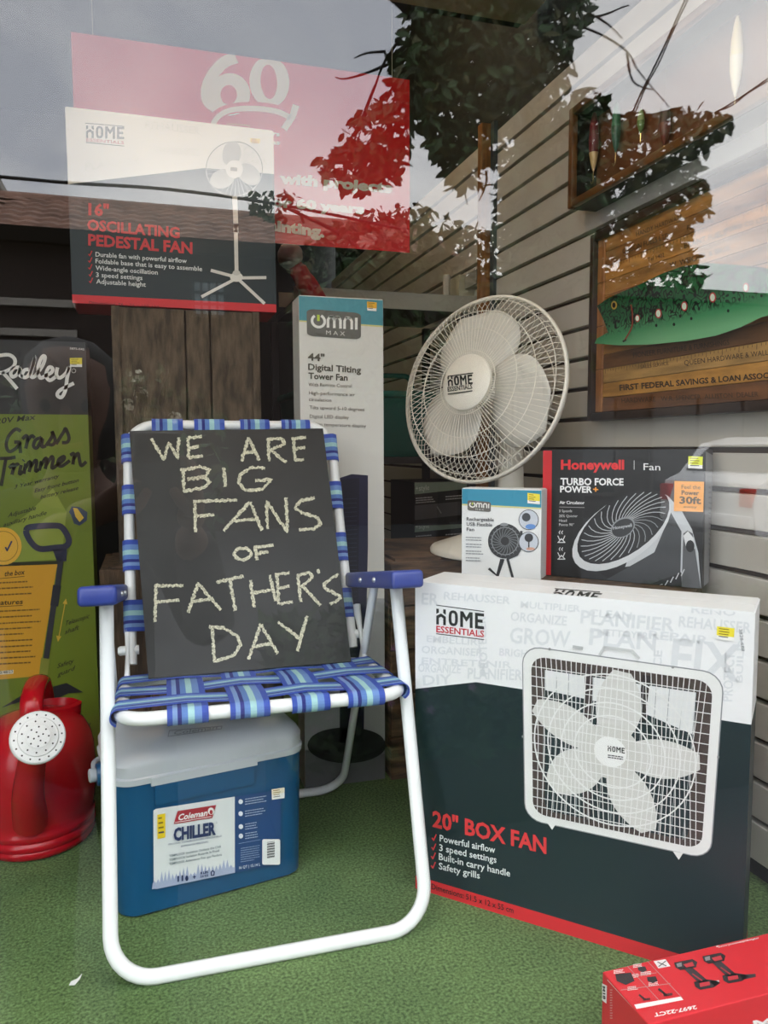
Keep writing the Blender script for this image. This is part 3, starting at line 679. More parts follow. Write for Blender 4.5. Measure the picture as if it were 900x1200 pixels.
sticker(F, [(840.5, 733.5), (861, 736), (860, 751), (840, 748.5)], t, label='small yellow and white price sticker')
# --- small USB fan carton
t, F, FR, FT = carton('desk_fan_carton', 'small white carton with teal top band picturing a little black tripod fan', 'box', (.61, 1.45), (.7547, -.6561), .163, .05, .5365, .713, [(.713, 'e9ebe9')])
A = Art(*F); A.poly([(538, 571), (640, 575), (640, 596), (538, 591)], '2a8fae').up().poly([(538, 590.2), (640, 595.2), (640, 597), (538, 592)], 'd8d890').up()
def omni_logo(A, q4, light='f0efe8', big=True):
    Hh = homog(q4); A.poly([Hh(*p) for p in rrect(0, 0, 1, 1, .13)], '67645f').up()
    w_ = (Vector(q4[1])-Vector(q4[0])).length*.048
    ringp = [Hh(.21+.115*math.cos(R(a)), .42+.225*math.sin(R(a))) for a in range(-65, 246, 12)]; A.stroke(ringp, w_, light)
    A.stroke([Hh(.21, .19), Hh(.21, .42)], w_, 'c5d84a')
    A.stroke([Hh(.385, .64), Hh(.385, .34), Hh(.42, .22), Hh(.47, .22), Hh(.5, .34), Hh(.5, .64)], w_, light).stroke([Hh(.5, .34), Hh(.535, .22), Hh(.585, .22), Hh(.615, .34), Hh(.615, .64)], w_, light)
    A.stroke([Hh(.69, .64), Hh(.69, .34), Hh(.725, .22), Hh(.79, .22), Hh(.825, .34), Hh(.825, .64)], w_, light).stroke([Hh(.91, .64), Hh(.91, .19)], w_, light)
    A.text('M A X', Hh(.35, .9), Hh(.7, .9), Hh(.35, .74), 'd8d6cf', 0)
omni_logo(A, [(548, 586), (575.3, 588.2), (575.3, 600), (548, 598)])
for s, a, b in (('Rechargeable', (547, 610), (579, 611)), ('USB Flexible', (547, 616), (577, 617)), ('Fan', (547, 622), (556, 622.4))): A.text(s, a, b, (a[0], a[1]-4.2), '54575a', .02)
for k in range(4): A.lines(546, 629+k*8, 21, 2, 3, 1.2, '8b8f92', .03)
A.ell(592, 634, 20, 20.5, '26282a').up()
for k in range(22): a = 2*math.pi*k/22; A.stroke([(592+5*math.cos(a), 634+5*math.sin(a)), (592+13*math.cos(a+.5), 634+13*math.sin(a+.5)), (592+18*math.cos(a+.7), 634+18*math.sin(a+.7))], .9, '6d7173')
A.ell(592, 634, 5, 5, '1b1c1d').ring(592, 634, 15.5, 16, 1, '8d9193')
A.stroke([(611, 622), (612, 640), (606, 650), (594, 655)], 3, '2b2d2f').stroke([(590, 655), (583, 680)], 3.2, '26282a').stroke([(595, 655), (601, 680)], 3.2, '26282a').stroke([(588, 655), (583, 678), (573, 666)], 3.2, '2b2d2f').ell(591, 614.6, 5, 2, '8d9193')
for y in (609, 635): A.ell(619.7, y, 11.8, 12, '3a3c3e')
A.up()
for y in (609, 635): A.ell(619.7, y, 11, 11.2, 'c8cfd8')
A.up(); A.ell(617, 606, 5, 5, '3a3f44').ell(622, 617, 6, 3, '5f8fd0').ell(620, 630, 5, 5, '232528').stroke([(620, 634), (620, 643)], 1.6, '222').ell(623, 643, 5, 2, 'd8a48c') if False else A.ell(617, 606, 5, 5, '3a3f44').ell(622, 617, 6, 3, '5f8fd0').ell(620, 630, 5, 5, '232528').stroke([(620, 634), (620, 643)], 1.6, '222222').ell(622, 643, 5, 1.8, 'd8a48c')
A.build('front_print', t, 'teal band, grey logo and black tripod fan picture')
sticker(F, [(618.5, 577.5), (633, 579), (633, 591), (618.5, 589.5)], t, label='small yellow and white price sticker')
# --- black and red fan carton
HL, HR_ = Vector((.7635, 1.3955)), Vector((.965, 1.163)); hu = (HR_-HL).normalized()
t, F, FR, FT = carton('circulator_carton', 'glossy black carton with red edge picturing a black round air circulator', 'box', HL, hu, (HR_-HL).length, .078, .5365, .79, [(.79, '131415')])
A = Art(*F); g6 = lambda x, y: (630+x/4.09, 520+y/4.09)
A.poly([(630, 515), (647, 515), (645, 720), (630, 720)], 'c92027')
A.text('Honeywell', g6(112, 122), g6(415, 122), g6(112, 76), 'e0282c', .035).stroke([g6(463, 80), g6(463, 124)], .8, 'c8c8c8').text('Fan', g6(508, 126), g6(588, 128), g6(508, 92), 'eeeeee', 0)
A.text('TURBO FORCE', g6(110, 197), g6(412, 199), g6(110, 163), 'f2f2f2', .03).text('POWER', g6(108, 232), g6(262, 234), g6(108, 201), 'f2f2f2', .03).text('+', g6(266, 232), g6(291, 234), g6(266, 203), 'f09a3a', .03)
A.text('Air Circulator', g6(105, 288), g6(225, 290), g6(105, 273), 'f0f0f0', .02).stroke([g6(105, 303), g6(225, 306)], .6, '9a9a9a')
for s, y, x in (('3 Speeds', 328, 165), ('20% Quieter', 352, 192), ('Head', 374, 140), ('Pivots 90°', 394, 175)): A.text(s, g6(103, y), g6(x, y), g6(103, y-13), 'cfcfcf', 0)
gr = 'aeb2b5'
A.poly([g6(*p) for p in [(205, 560), (330, 640), (560, 690), (700, 600), (700, 790), (205, 790)]], '202224').up()
A.poly([g6(*p) for p in [(560, 220), (625, 250), (690, 320), (740, 410), (770, 520), (800, 740), (690, 740), (690, 620), (640, 560), (420, 590)]], 'c2c6c9').up()
A.poly([g6(*p) for p in [(640, 330), (690, 420), (685, 620), (540, 720), (400, 700), (330, 650), (420, 600), (560, 520)]], '3a3d40').up()
A.ell(728.5, 622, 66, 35, 'd0d3d5', -34.7).up().ell(730.7, 617, 62, 32, '191a1c', -34.7).up()
c0, s0 = math.cos(R(-34.7)), math.sin(R(-34.7))
EL = lambda r_, a: (730.7+62*r_*math.cos(a)*c0-32*r_*math.sin(a)*s0, 617+62*r_*math.cos(a)*s0+32*r_*math.sin(a)*c0)
for k in range(30):
    a = 2*math.pi*k/30; A.stroke([EL(.22+.7*f, a+.75*f**.8) for f in (0, .2, .4, .6, .8, 1)], .9, 'b9bdc0' if k > 4 else '8c9093')
A.up().ell(730.2, 618, 15, 11, '8d9194', -30).up().ell(730.2, 618.4, 13.6, 9.6, '2d2f32', -30).up().text('Honeywell', (719, 620.5), (741, 617), (718.6, 616.6), 'b9bdc0', .02)
A.poly([g6(*p) for p in [(700, 430), (720, 415), (745, 430), (800, 740), (690, 740)]], '57595c').up().poly([g6(*p) for p in [(700, 440), (722, 418), (748, 450), (756, 500), (735, 515), (712, 490)]], 'd8dadb').up().ell(*g6(733, 490), 5, 7, '1a1b1d')
for k in range(6): A.stroke([g6(560+k*26, 712-k*16), g6(575+k*26, 690-k*18)], 1.2, 'c9ccce')
A.up().poly([g6(*p) for p in [(658, 178), (818, 182), (815, 327), (655, 322)]], 'f0a23c').up()
for s, a, b, h, bo in (('Feel the', (692, 215), (782, 218), 20, 0), ('Power', (692, 243), (776, 246), 21, .03), ('30ft', (682, 285), (785, 288), 34, .03), ('away', (702, 306), (765, 308), 12, 0)): A.text(s, g6(*a), g6(*b), g6(a[0], a[1]-h), '4a3410', bo)
for k, yy in enumerate((440, 520)):       # two little pictograms
    A.stroke([g6(100, yy), g6(108, yy+18), g6(126, yy+18), g6(134, yy)], 1, 'e4e4e4').stroke([g6(108, yy+30), g6(100, yy+32), g6(134, yy+32), g6(117, yy+14), g6(102, yy+32)], 1, 'e4e4e4')
    A.stroke([g6(110, yy-8), g6(106, yy-16), g6(112, yy-24)], .9, 'e4e4e4').stroke([g6(122, yy-8), g6(118, yy-16), g6(124, yy-24)], .9, 'e4e4e4')
A.poly([g6(98, 640), g6(150, 642), g6(150, 700), g6(98, 700)], 'cfcfcf').up().poly([g6(100, 640), g6(150, 642), g6(150, 652), g6(100, 650)], '2a2030').lines(*g6(103, 662), 10, 2, 3, 1.4, '55404a')
A.build('front_print', t, 'red brand lettering, orange patch and silver fan picture')
A = Art(*FR); A.poly([(827, 529), (843, 533), (838, 705), (824, 705)], '8f9091').up().lines(830, 570, 8, 20, 6, 2, '6c6d6e'); A.build('side_print', t)
sticker(F, [g6(724, 60), g6(793, 62), g6(791, 120), g6(723, 117)], t, face='e6ef3a', label='small yellow and white price sticker')
# --- tower fan carton
TY = 1.716
t, F, FR, FT = carton('tower_fan_carton', 'tall slim cream carton with teal top picturing a navy tower fan', 'box', (.329, TY), (1, 0), .1955, .078, 0, 1.133, [(1.133, 'dcdad2')])
g8 = lambda x, y: (340+x/6.667, 340+y/6.667)
A = Art(*F); A.poly([g8(40, 0), g8(730, 40), g8(730, 282), g8(40, 236)], '4f93a0').up().poly([g8(40, 234), g8(730, 278), g8(730, 290), g8(40, 245)], 'd5cf86').up()
A.poly([(345, 700), (470, 700), (470, 881), (345, 881)], 'b2b4b4').poly([(345, 880), (470, 874), (470, 940), (345, 940)], '6d6e70').up()  # grey lower half: mostly shading put into the ink, partly printed gradient
omni_logo(A, [g8(128, 146), g8(553, 180), g8(552, 386), g8(130, 358)])
for s, a, b, h, bo, col in (('44"', (137, 548), (268, 557), 58, .025, '5b554b'), ('Digital Tilting', (140, 622), (553, 648), 50, .025, '5b554b'), ('Tower Fan', (142, 692), (448, 708), 50, .025, '5b554b'), ('With Remote Control', (142, 750), (480, 762), 28, 0, '6a655c'), ('High-performance air', (146, 816), (505, 830), 28, 0, '6a655c'), ('circulation', (146, 866), (320, 874), 28, 0, '6a655c'),
                            ('Tilts upward 5-10 degrees', (150, 928), (578, 946), 28, 0, '6a655c'), ('Digital LED display', (152, 998), (458, 1008), 28, 0, '6a655c'), ('Room temperature display', (154, 1058), (592, 1074), 28, 0, '6a655c')):
    A.text(s, g8(*a), g8(*b), g8(a[0], a[1]-h), col, bo)
A.poly([(398, 560), (412, 555.5), (431, 557), (431, 640), (426, 860), (398, 862)], '23233f').up().poly([(400, 562), (421, 560), (418, 858), (400, 858)], '191a2c').up()
for k in range(40): A.stroke([(402, 585+k*5.2), (418, 584+k*5.2)], .6, '34364e')
A.ell(406, 873, 46, 21, '191a1d').up().ell(406, 869, 44, 17, '26272b').poly([(398, 840), (424, 838), (424, 868), (398, 870)], '191a2c')
A.build('front_print', t, 'teal band, grey logo and navy tower fan picture')
sticker(F, [g8(598, 90), g8(675, 97), g8(672, 166), g8(600, 160)], t, face='f0b429', label='small orange price sticker')
# --- grass trimmer carton
t, F, FR, FT = carton('trimmer_carton', 'tall olive and black carton picturing a grass trimmer behind the red watering can', 'box', (-.46, 1.95), (1, 0), .327, .12, 0, 1.044, [(.877, '6f7f22'), (1.044, '2a2b29')])
A = Art(*F); gA = lambda x, y: (x/5.714, 390+y/5.714); gB = lambda x, y: (x/6, 600+y/6)
A.poly([(-40, 655), (35, 600), (62, 572), (78, 600), (72, 655), (-40, 663)], '8e9c3c').up()
K = '2b2a1c'
for st in ([(-20, 155), (60, 148), (100, 180), (90, 225), (30, 262), (-20, 270)], [(15, 262), (60, 310), (115, 375)], [(130, 232), (95, 235), (72, 268), (85, 295), (115, 278), (137, 238), (130, 280), (152, 296)], [(192, 245), (165, 250), (148, 282), (168, 299), (200, 270), (237, 160), (208, 270), (216, 298), (242, 285)],
           [(240, 285), (285, 220), (302, 165), (285, 158), (262, 205), (255, 262), (270, 302), (302, 290)], [(300, 290), (345, 265), (352, 238), (328, 232), (308, 280), (332, 319), (378, 290)], [(385, 232), (378, 280), (400, 302), (440, 272), (465, 228), (450, 300), (438, 385), (412, 432), (384, 418), (402, 385), (495, 338)]):
    A.curve([gA(*p) for p in st], 4.2, 'ecebe6')
for st in ([(140, 660), (105, 645), (60, 690), (42, 750), (62, 795), (108, 772), (132, 735), (95, 732)], [(132, 735), (138, 805)], [(150, 712), (175, 688), (185, 712), (172, 775)], [(180, 730), (212, 690), (232, 705)], [(278, 700), (238, 718), (225, 758), (248, 770), (284, 708), (280, 762), (308, 756)], [(308, 756), (350, 692), (348, 660), (370, 720), (352, 750), (322, 745)], [(375, 745), (425, 665), (440, 642), (462, 700), (450, 732), (415, 735)],
           [(-10, 842), (60, 840), (105, 832)], [(40, 840), (25, 930), (8, 1025)], [(60, 905), (95, 880), (80, 950)], [(85, 915), (112, 880), (126, 888)], [(142, 885), (130, 945), (155, 928)], [(155, 858), (160, 852)], [(172, 875), (160, 945)], [(163, 920), (195, 865), (206, 880), (195, 932)], [(200, 905), (235, 855), (246, 868), (238, 925), (258, 915)],
           [(278, 858), (264, 922)], [(270, 895), (305, 840), (313, 858), (303, 912)], [(310, 885), (345, 830), (356, 848), (348, 905), (372, 895)], [(370, 895), (425, 852), (428, 828), (395, 848), (388, 882), (415, 892), (468, 855)], [(470, 820), (496, 810), (488, 882)], [(494, 845), (522, 806), (532, 850), (545, 890), (578, 862)]):
    A.curve([gA(*p) for p in st], 4, K)
for s, a, b, h in (('20V Max', gA(-30, 612), gA(235, 580), 7), ('3 Year warranty', gA(95, 1045), gA(392, 970), 5), ('Easy front button', gA(230, 1070), gA(525, 998), 5), ('battery release', gA(270, 1112), gA(522, 1050), 5), ('Adjustable', gB(55, 38), gB(250, -15), 5.5), ('auxiliary handle', gB(22, 105), gB(325, 18), 5.5), ('Telescopic', gB(455, 800), gB(625, 745), 6), ('shaft', gB(455, 860), gB(552, 825), 6), ('Safety', gB(402, 1098), gB(515, 1060), 6), ('guard', gB(405, 1158), gB(520, 1112), 6), ('Double', (84, 862), (106, 850), 6), ('cord', (90, 878), (108, 868), 6)):
    A.text(s, a, b, (a[0]+1.6, a[1]-h), K, .012)
A.up().poly([(-20, 664), (68.5, 661), (66.5, 665), (46, 792), (-20, 798)], 'd9a02c').poly([(-20, 660), (69, 657), (68.5, 661), (-20, 664.5)], '34351c').up()
A.text('the box', gB(30, 452), gB(172, 437), gB(36, 415), '3a2a10', .02).stroke([gB(0, 468), gB(172, 452)], .7, '3a2a10').text('Features', gB(-55, 655), gB(160, 645), gB(-50, 620), '3a2a10', .02).stroke([gB(-20, 666), gB(160, 656)], .7, '3a2a10')
for k, y in enumerate((500, 540, 585, 700, 742, 785, 825, 865, 910, 950, 990, 1030, 1070)): A.lines(gB(-30, 0)[0], gB(0, y-6)[1], (215+(k*53) % 90+30)/6, 1, 3, 1.7, '7a5a20', -.05)
A.poly([gB(-20, 1120), gB(95, 1108), gB(95, 1135), gB(-20, 1145)], 'e8dcc0').up().text('3/48/23', gB(0, 1138), gB(90, 1128), gB(0, 1118), '3a3a3a', .01)
A.ell(4, 640, 21.5, 22, 'e8b33a').up().ring(4, 640, 17, 17.5, .7, '8a6a20').stroke([(6.5, 641), (8.5, 645), (14, 634)], 2, '33325a')
A.ell(60, 620, 52, 26, '9db04a', -35) if False else None
N2 = '2d3046'
A.up().stroke(catmull([gB(*p) for p in [(185, 130), (210, 105), (380, 95), (440, 112), (485, 195), (462, 240), (390, 250), (280, 258), (222, 215), (188, 155), (185, 130)]], 4), 7, N2)
A.poly([gB(*p) for p in [(370, 262), (470, 262), (468, 345), (400, 345)]], N2).stroke([gB(428, 330), gB(405, 525)], 6.5, '33343a').stroke([gB(402, 515), gB(382, 660)], 9.5, '2b2c33').stroke([gB(378, 655), gB(325, 1030)], 6.5, '33343a').stroke([gB(320, 1025), gB(302, 1165)], 10, '8a8f3a')
A.poly([gB(*p) for p in [(485, 0), (505, -40), (560, -35), (615, 0), (610, 60), (560, 95), (520, 80), (500, 20)]], '2c3f55').up().poly([gB(*p) for p in [(515, -30), (545, -25), (590, 40), (560, 70), (530, 30)]], 'd7b23c')
A.poly([(2, 829), (28, 813), (56, 806), (78, 800), (98, 811), (80, 812), (60, 822), (30, 820)], '26262a')
A.stroke([(76.5, 706), (69, 747)], 1, 'd9b440').poly([(77.5, 701), (79, 708), (73.5, 707)], 'd9b440').poly([(68, 752), (72, 745.5), (66, 744.5)], 'd9b440')
A.text('5875-042', gA(468, 112), gA(565, 118), gA(468, 98), 'd8d8d2', .01).ring(*gA(494, 255), 2.4, 2.4, .5, 'd8d8d2', n=14)
A.build('front_print', t, 'white script title, olive panel and trimmer picture')
sticker(F, [gA(468, 170), gA(550, 168), gA(550, 230), gA(470, 228)], t, label='small yellow price sticker')
#@@SECTION4
# --- red power tool carton lying at the front right corner
t = thing('drill_kit_carton', 'glossy red carton with two drill pictures lying at the front right corner', 'box', (.74, .775, 0))
rk = ink('d3222c'); m = MB(); m.box((.7425, .7755, .0575), (.39, .097, .115), bev=.0015); m.build('carton', rk, t)
A = Art((.5475, .727, .115), (1, 0, 0), (0, 1, 0), .0003, (.39, .097)); gM = lambda x, y: (690+x/4.286, 1080+y/4.286); WT = 'ece6e4'
A.stroke([gM(185, 215), gM(352, 395)], .7, 'b98a88').stroke([gM(290, 195), gM(470, 385)], .7, 'c99').stroke([gM(250, 272), gM(340, 258)], .7, 'b98a88').stroke([gM(160, 345), gM(410, 312)], .7, 'b98a88') if False else A.stroke([gM(185, 215), gM(352, 395)], .7, 'b98a88').stroke([gM(290, 195), gM(470, 385)], .7, 'b98a88').stroke([gM(250, 272), gM(340, 258)], .7, 'b98a88').stroke([gM(160, 345), gM(410, 312)], .7, 'b98a88')
A.poly([gM(228, 418), gM(460, 378), gM(476, 394), gM(240, 440)], WT).poly([gM(325, 200), gM(385, 190), gM(410, 225), gM(350, 236)], WT)
A.text('2697-22CT', gM(538, 422), gM(325, 462), gM(545, 440), WT, .03)
for x, y in ((165, 268), (240, 290), (262, 238), (300, 278), (235, 352), (340, 330)): A.lines(*gM(x-40, y-22), 13, 3, 1.6, .8, WT, -.12)
A.up(); DK, D2 = '2a2325', '7a2a30'
for x, y, s in ((180, 285, 1.25), (268, 240, .6), (318, 292, .7)): A.poly([gM(x-38*s, y-15*s), gM(x+25*s, y-22*s), gM(x+40*s, y+12*s), gM(x+5*s, y+28*s), gM(x-32*s, y+12*s)], DK)
for x, y, s in ((272, 385, .8), (375, 360, 1.0)): A.stroke([gM(x-25*s, y-20*s), gM(x+18*s, y+14*s)], 2.6*s, DK).stroke([gM(x, y+12*s), gM(x+45*s, y+6*s)], 3*s, '5a2a2c')
for dx, dy, nose in ((0, 0, 1), (142, -32, 1.9)):
    q = lambda x, y: gM(x+dx, y+dy)
    A.poly([q(428, 208), q(520, 190), q(545, 205), q(538, 232), q(460, 246), q(436, 232)], DK).poly([q(478, 240), q(520, 232), q(600, 300), q(560, 318)], '3a3033').poly([q(528, 305), q(590, 292), q(640, 298), q(660, 310), q(630, 332), q(560, 345), q(535, 330)], DK).poly([q(610, 302), q(610+45*nose, 296), q(610+46*nose, 312), q(632, 326)], 'b9b0ae' if nose == 1 else '3a3033')
A.up()
for dx, dy in ((0, 0), (142, -32)):
    q = lambda x, y: gM(x+dx, y+dy)
    A.poly([q(475, 218), q(520, 205), q(530, 225), q(490, 234)], 'c0313a').poly([q(555, 312), q(605, 304), q(610, 322), q(560, 332)], 'c0313a').poly([q(440, 215), q(465, 208), q(468, 228), q(445, 232)], '8d8a8a').stroke([q(520, 265), q(570, 300)], 1.4, 'b02a33')
A.stroke([gM(345, 206), gM(390, 226)], 1, '444444').stroke([gM(388, 200), gM(350, 230)], 1, '444444')
A.text('milwaukeetool.com', gM(850, 82), gM(650, 128), gM(852, 92), WT, .01).stroke([gM(640, 128), gM(652, 126)], 1.4, WT)
A.build('top_print', t, 'upside-down white lettering and two drill pictures')
A = Art((.5475, .824, 0), (0, -1, 0), (0, 0, 1), .0003, (.097, .115)); A.poly([gM(68, 310), gM(92, 322), gM(90, 412), gM(68, 395)], WT).up().text('M18', gM(72, 322), gM(74, 388), gM(84, 326), '22201f', .04).lines(*gM(108, 340), 3.4, 12, 3, 1.4, 'd98a8c').stroke([gM(95, 292), gM(250, 445)], .9, 'e8c8c6'); A.build('side_print', t, 'white badge and small print')
A = Art((.55, .727, 0), (1, 0, 0), (0, 0, 1)); A.text('Milwaukee', (884, 1206), (1010, 1186), (882, 1196), WT, .05); A.build('front_print', t, 'big white lettering')

# ------------------------------------------------------------------ cooler
KA = R(10.5); KO = Vector((-.068, 1.305, 0)); ku, kn = Vector((math.cos(KA), math.sin(KA), 0)), Vector((-math.sin(KA), math.cos(KA), 0))
t = thing('cooler', 'blue hard cooler with pale grey lid under the lawn chair', 'cooler', KO+ku*.158+kn*.1)
def kp(u, v, z): return KO+ku*u+kn*v+Vector((0, 0, z))
KW, KD = .332, .2
KV = .16; KZ = ony(98, 910, kp(-.02, KV, 0).y).z
def kring(gx, gy, z, r, n=6): return [kp(x, y, z) for x, y in rrect(-gx, -gy, KW+gx, KD+gy, r, n)]
def loft(rings, mi=0, mis=None):
    m = MB(); n = len(rings[0]); vs = [p for r_ in rings for p in r_]; fs = []; ms = []
    for i in range(len(rings)-1):
        for k in range(n): k2 = (k+1) % n; fs.append((i*n+k, i*n+k2, (i+1)*n+k2, (i+1)*n+k)); ms.append(mis[i] if mis else mi)
    fs += [tuple(range(n))[::-1], tuple((len(rings)-1)*n+k for k in range(n))]; ms += [mis[0] if mis else mi, mis[-1] if mis else mi]
    return m.add(vs, fs, ms)
kblue = pm('cooler_blue', '0f4f78', .32); klid = pm('cooler_lid', 'c3c8cc', .38)
loft([kring(-.008, -.008, 0, .03), kring(-.001, -.001, .006, .034), kring(0, 0, .03, .036), kring(.004, .004, .236, .038)]).build('cooler_body', kblue, t, 40)
lid = loft([kring(.007, .007, .237, .04), kring(.008, .008, .247, .041), kring(.005, .005, .249, .04), kring(.006, .006, .268, .041), kring(.0, .0, .279, .038), kring(-.012, -.012, .287, .034), kring(-.035, -.03, .291, .025)]).build('cooler_lid', klid, t, 35)
m = MB(); m.hexa([kp(.062, -.009, .198), kp(.235, -.009, .198), kp(.235, .002, .198), kp(.062, .002, .198)], [kp(.062, -.0085, .234), kp(.235, -.0085, .234), kp(.235, .002, .234), kp(.062, .002, .234)]); m.hexa([kp(.056, -.0095, .232), kp(.241, -.0095, .232), kp(.241, .002, .232), kp(.056, .002, .232)], [kp(.056, -.0095, .246), kp(.241, -.0095, .246), kp(.241, .002, .246), kp(.056, .002, .246)], 1); m.build('lid_catch', [kblue, klid], t)
for s, u0 in ((0, -.004), (1, KW+.004)):
    d = ku*(-1 if s == 0 else 1); M = Matrix.Translation(kp(u0, KV, KZ)) @ d.to_track_quat('Z', 'Y').to_matrix().to_4x4()
    o = MB().lathe([(.022, 0), (.02, .007), (.014, .008)], 20, 0, M).build('handle_boss', kblue, t, 40)
    MB().lathe([(.011, .007), (.0125, .009), (.0125, .019), (.009, .021)], 18, 0, M).build('pivot_knob', klid, o, 40)
m = MB(); hp = fillet([kp(-.012, KV, .195), kp(-.012, KD+.014, .21), kp(KW+.012, KD+.014, .21), kp(KW+.012, KV, .195)], .02); m.tube(hp, .005, 8); m.build('carry_handle', klid, t, 40)
gC = lambda x, y: (160+x/4.2857, 840+y/4.2857)
A = Art(kp(.002, -.0035, 0)+Vector((0, 0, .0)), ku, Vector((0, 0, 1))+kn*-.017, .0006); NV = '22335f'
A.poly([gC(*p) for p in [(84, 470), (96, 462), (493, 400), (493, 780), (100, 862), (86, 860)]], 'dfe3e2').poly([gC(*p) for p in [(493, 400), (712, 368), (724, 380), (724, 735), (493, 782)]], '1d4679').up()
for k in range(22):                        # printed treeline
    x = 88+k*18.3; y = 862-(x-100)*.209; h = 42+random.random()*42; A.poly([gC(x-11, y), gC(x+13, y-5), gC(x+10, y-30), gC(x+1, y-h), gC(x-8, y-28)], 'a9b4cf')
A.up().poly([gC(*p) for p in [(84, 835), (493, 752), (493, 780), (100, 862), (86, 860)]], 'a9b4cf').up()
A.poly([gC(*p) for p in [(205, 470), (398, 440), (378, 505), (185, 536)]], 'a8242f').up().stroke([gC(192, 527), gC(374, 497)], .7, 'e8e4e2').text('Coleman', gC(205, 517), gC(352, 492), gC(212, 485), 'f0efec', .025).ell(*gC(372, 470), 3.6, 4.2, 'f0efec').up().ell(*gC(372, 474), 1.8, 2.6, 'a8242f')
A.text('CHILLER', gC(184, 617), gC(396, 584), gC(184, 555), NV, .05).text('2', gC(397, 530), gC(402, 529), gC(397, 520), NV, 0)
A.text('PERSONAL COOLER/GLACIERE PERSONNELLE', gC(158, 640), gC(425, 597), gC(158, 632), '55617f', .01).text('ENFRIADOR PERSONAL', gC(222, 650), gC(358, 626), gC(222, 641), '55617f', .01)
for k, (s, x1) in enumerate((('TEMPLOCK Insulation Outlasts the Chill', 420), ('TEMPLOCK Isolation Retarde le Froid', 412), ('TEMPLOCK Aislamiento Frio que Perdura', 425))): A.text(s, gC(162, 700+k*20), gC(x1, 652+k*20), gC(162, 688+k*20), '5d6f78', .01)
A.text('11', gC(203, 822), gC(232, 817), gC(203, 795), NV, .05).ell(*gC(250, 806), 1.8, 3.2, NV).stroke([gC(280, 800), gC(296, 797)], .9, NV).stroke([gC(288, 790), gC(288, 808)], .9, NV).text('8 LBS', gC(318, 786), gC(358, 779), gC(318, 774), NV, .03).text('3.6 KG', gC(318, 803), gC(358, 796), gC(318, 791), NV, .03).stroke([gC(372, 775), gC(380, 768), gC(388, 774), gC(386, 790), gC(374, 792), gC(372, 775)], 1.1, NV)
for x, y in ((520, 422), (520, 482), (521, 547), (521, 594)): A.ell(*gC(x, y), 2.6, 2.8, 'dfe3ea').lines(*gC(x+22, y-14), 26 if y < 500 else 16, 3, 2.9, 1.0, 'a9bad6', -.16)
A.lines(*gC(520, 655), 24, 7, 2.6, .8, '8fa3c6', -.16, .4).stroke([gC(510, 632), gC(620, 612)], .5, '8fa3c6').text('16 QT | 15.14 L', gC(512, 760), gC(618, 742), gC(512, 746), 'dbe2ee', .01)
A.poly([gC(*p) for p in rrect(628, 610, 718, 738, 8, 3)], 'ecefed').up()
for k in range(13): y = 622+k*6.5; A.poly([gC(652, y+3), gC(690, y-3), gC(690, y-3+2+3*(k % 2)), gC(652, y+3+2+3*(k % 2))], '2a2a2c')
A.build('front_label', t, 'white and navy label with red brand patch')
sticker((kp(.002, -.0035, 0), ku, Vector((0, 0, 1))+kn*-.017), [gC(103, 489), gC(143, 482), gC(143, 603), gC(104, 610)], t, face='eccb22', low=1, label='yellow price sticker')
sticker((kp(.002, -.0035, 0), ku, Vector((0, 0, 1))+kn*-.017), [gC(676, 362), gC(741, 352), gC(741, 405), gC(678, 414)], t, face='f2ead0', low=.5, nm='white_sticker', label='small white price sticker')
A = Art(kp(0, .05, .2915), ku, kn, .0004); gD = lambda x, y: (160+x/4.2857, 840+y/4.2857)
A.stroke([gD(165, 70), gD(430, 48), gD(425, 62), gD(158, 100), gD(165, 70)], .9, '8f9498').text('Coleman', gD(185, 92), gD(405, 62), gD(190, 72), '979ca0', .02); A.build('lid_emblem', lid)
# ------------------------------------------------------------------ red watering can
red = pm('glossy_red_plastic', 'b80f1c', .25); KC = Vector((-.238, 1.672, 0)); K0 = Matrix.Translation(KC)
t = thing('watering_can', 'glossy red plastic watering can with white sprinkler rose', 'watering can', KC)
prof = [(.094, 0), (.106, .004), (.109, .013), (.106, .018), (.110, .023), (.110, .031), (.105, .036), (.110, .042), (.109, .050), (.105, .056), (.110, .072), (.113, .11), (.114, .15), (.112, .185), (.106, .212), (.094, .235), (.074, .25), (.05, .258), (.03, .261)]
MB().lathe(prof, 40, 0, K0 @ Matrix.Diagonal((1, 1.05, 1, 1))).build('can_body', red, t, 60)
m = MB(); m.tube(catmull([KC+Vector((.006, 0, 0))+Vector(p) for p in ((.0, -.075, .235), (0, -.078, .29), (0, -.06, .312), (0, -.01, .322), (0, .05, .312), (0, .1, .26), (0, .122, .19), (0, .112, .13))], 5), .0215, 12, ry=.012, up=(1, 0, 0)); m.build('handle', red, t, 60)
MB().lathe([(.055, .235), (.058, .262), (.05, .266), (.044, .25)], 28, 0, Matrix.Translation(KC+Vector((.03, .035, 0))) @ Matrix.Diagonal((1, .7, 1, 1))).build('filler_rim', red, t, 50)
rc = ony(44.5, 864, 1.43); rdv = (EYE-rc+Vector((.16, 0, .25))).normalized(); m = MB()
m.tube(catmull([KC+Vector((0, -.1, .08)), KC+Vector((.005, -.15, .16)), rc-rdv*.045, rc-rdv*.015], 5), [.034-.019*i/15 for i in range(16)], 14); m.build('spout', red, t, 60)
M = Matrix.Translation(rc) @ rdv.to_track_quat('Z', 'Y').to_matrix().to_4x4()
rose = MB().lathe([(.014, -.03), (.018, -.024), (.042, -.01), (.046, -.004), (.0455, .001), (.043, .0035), (.034, .0045), (.0325, .0068), (.021, .0082), (.0195, .0095), (.001, .0105)], 36, 0, M).build('sprinkler_rose', pm('rose_white', 'e4e4e2', .4), t, 35)
m = MB()
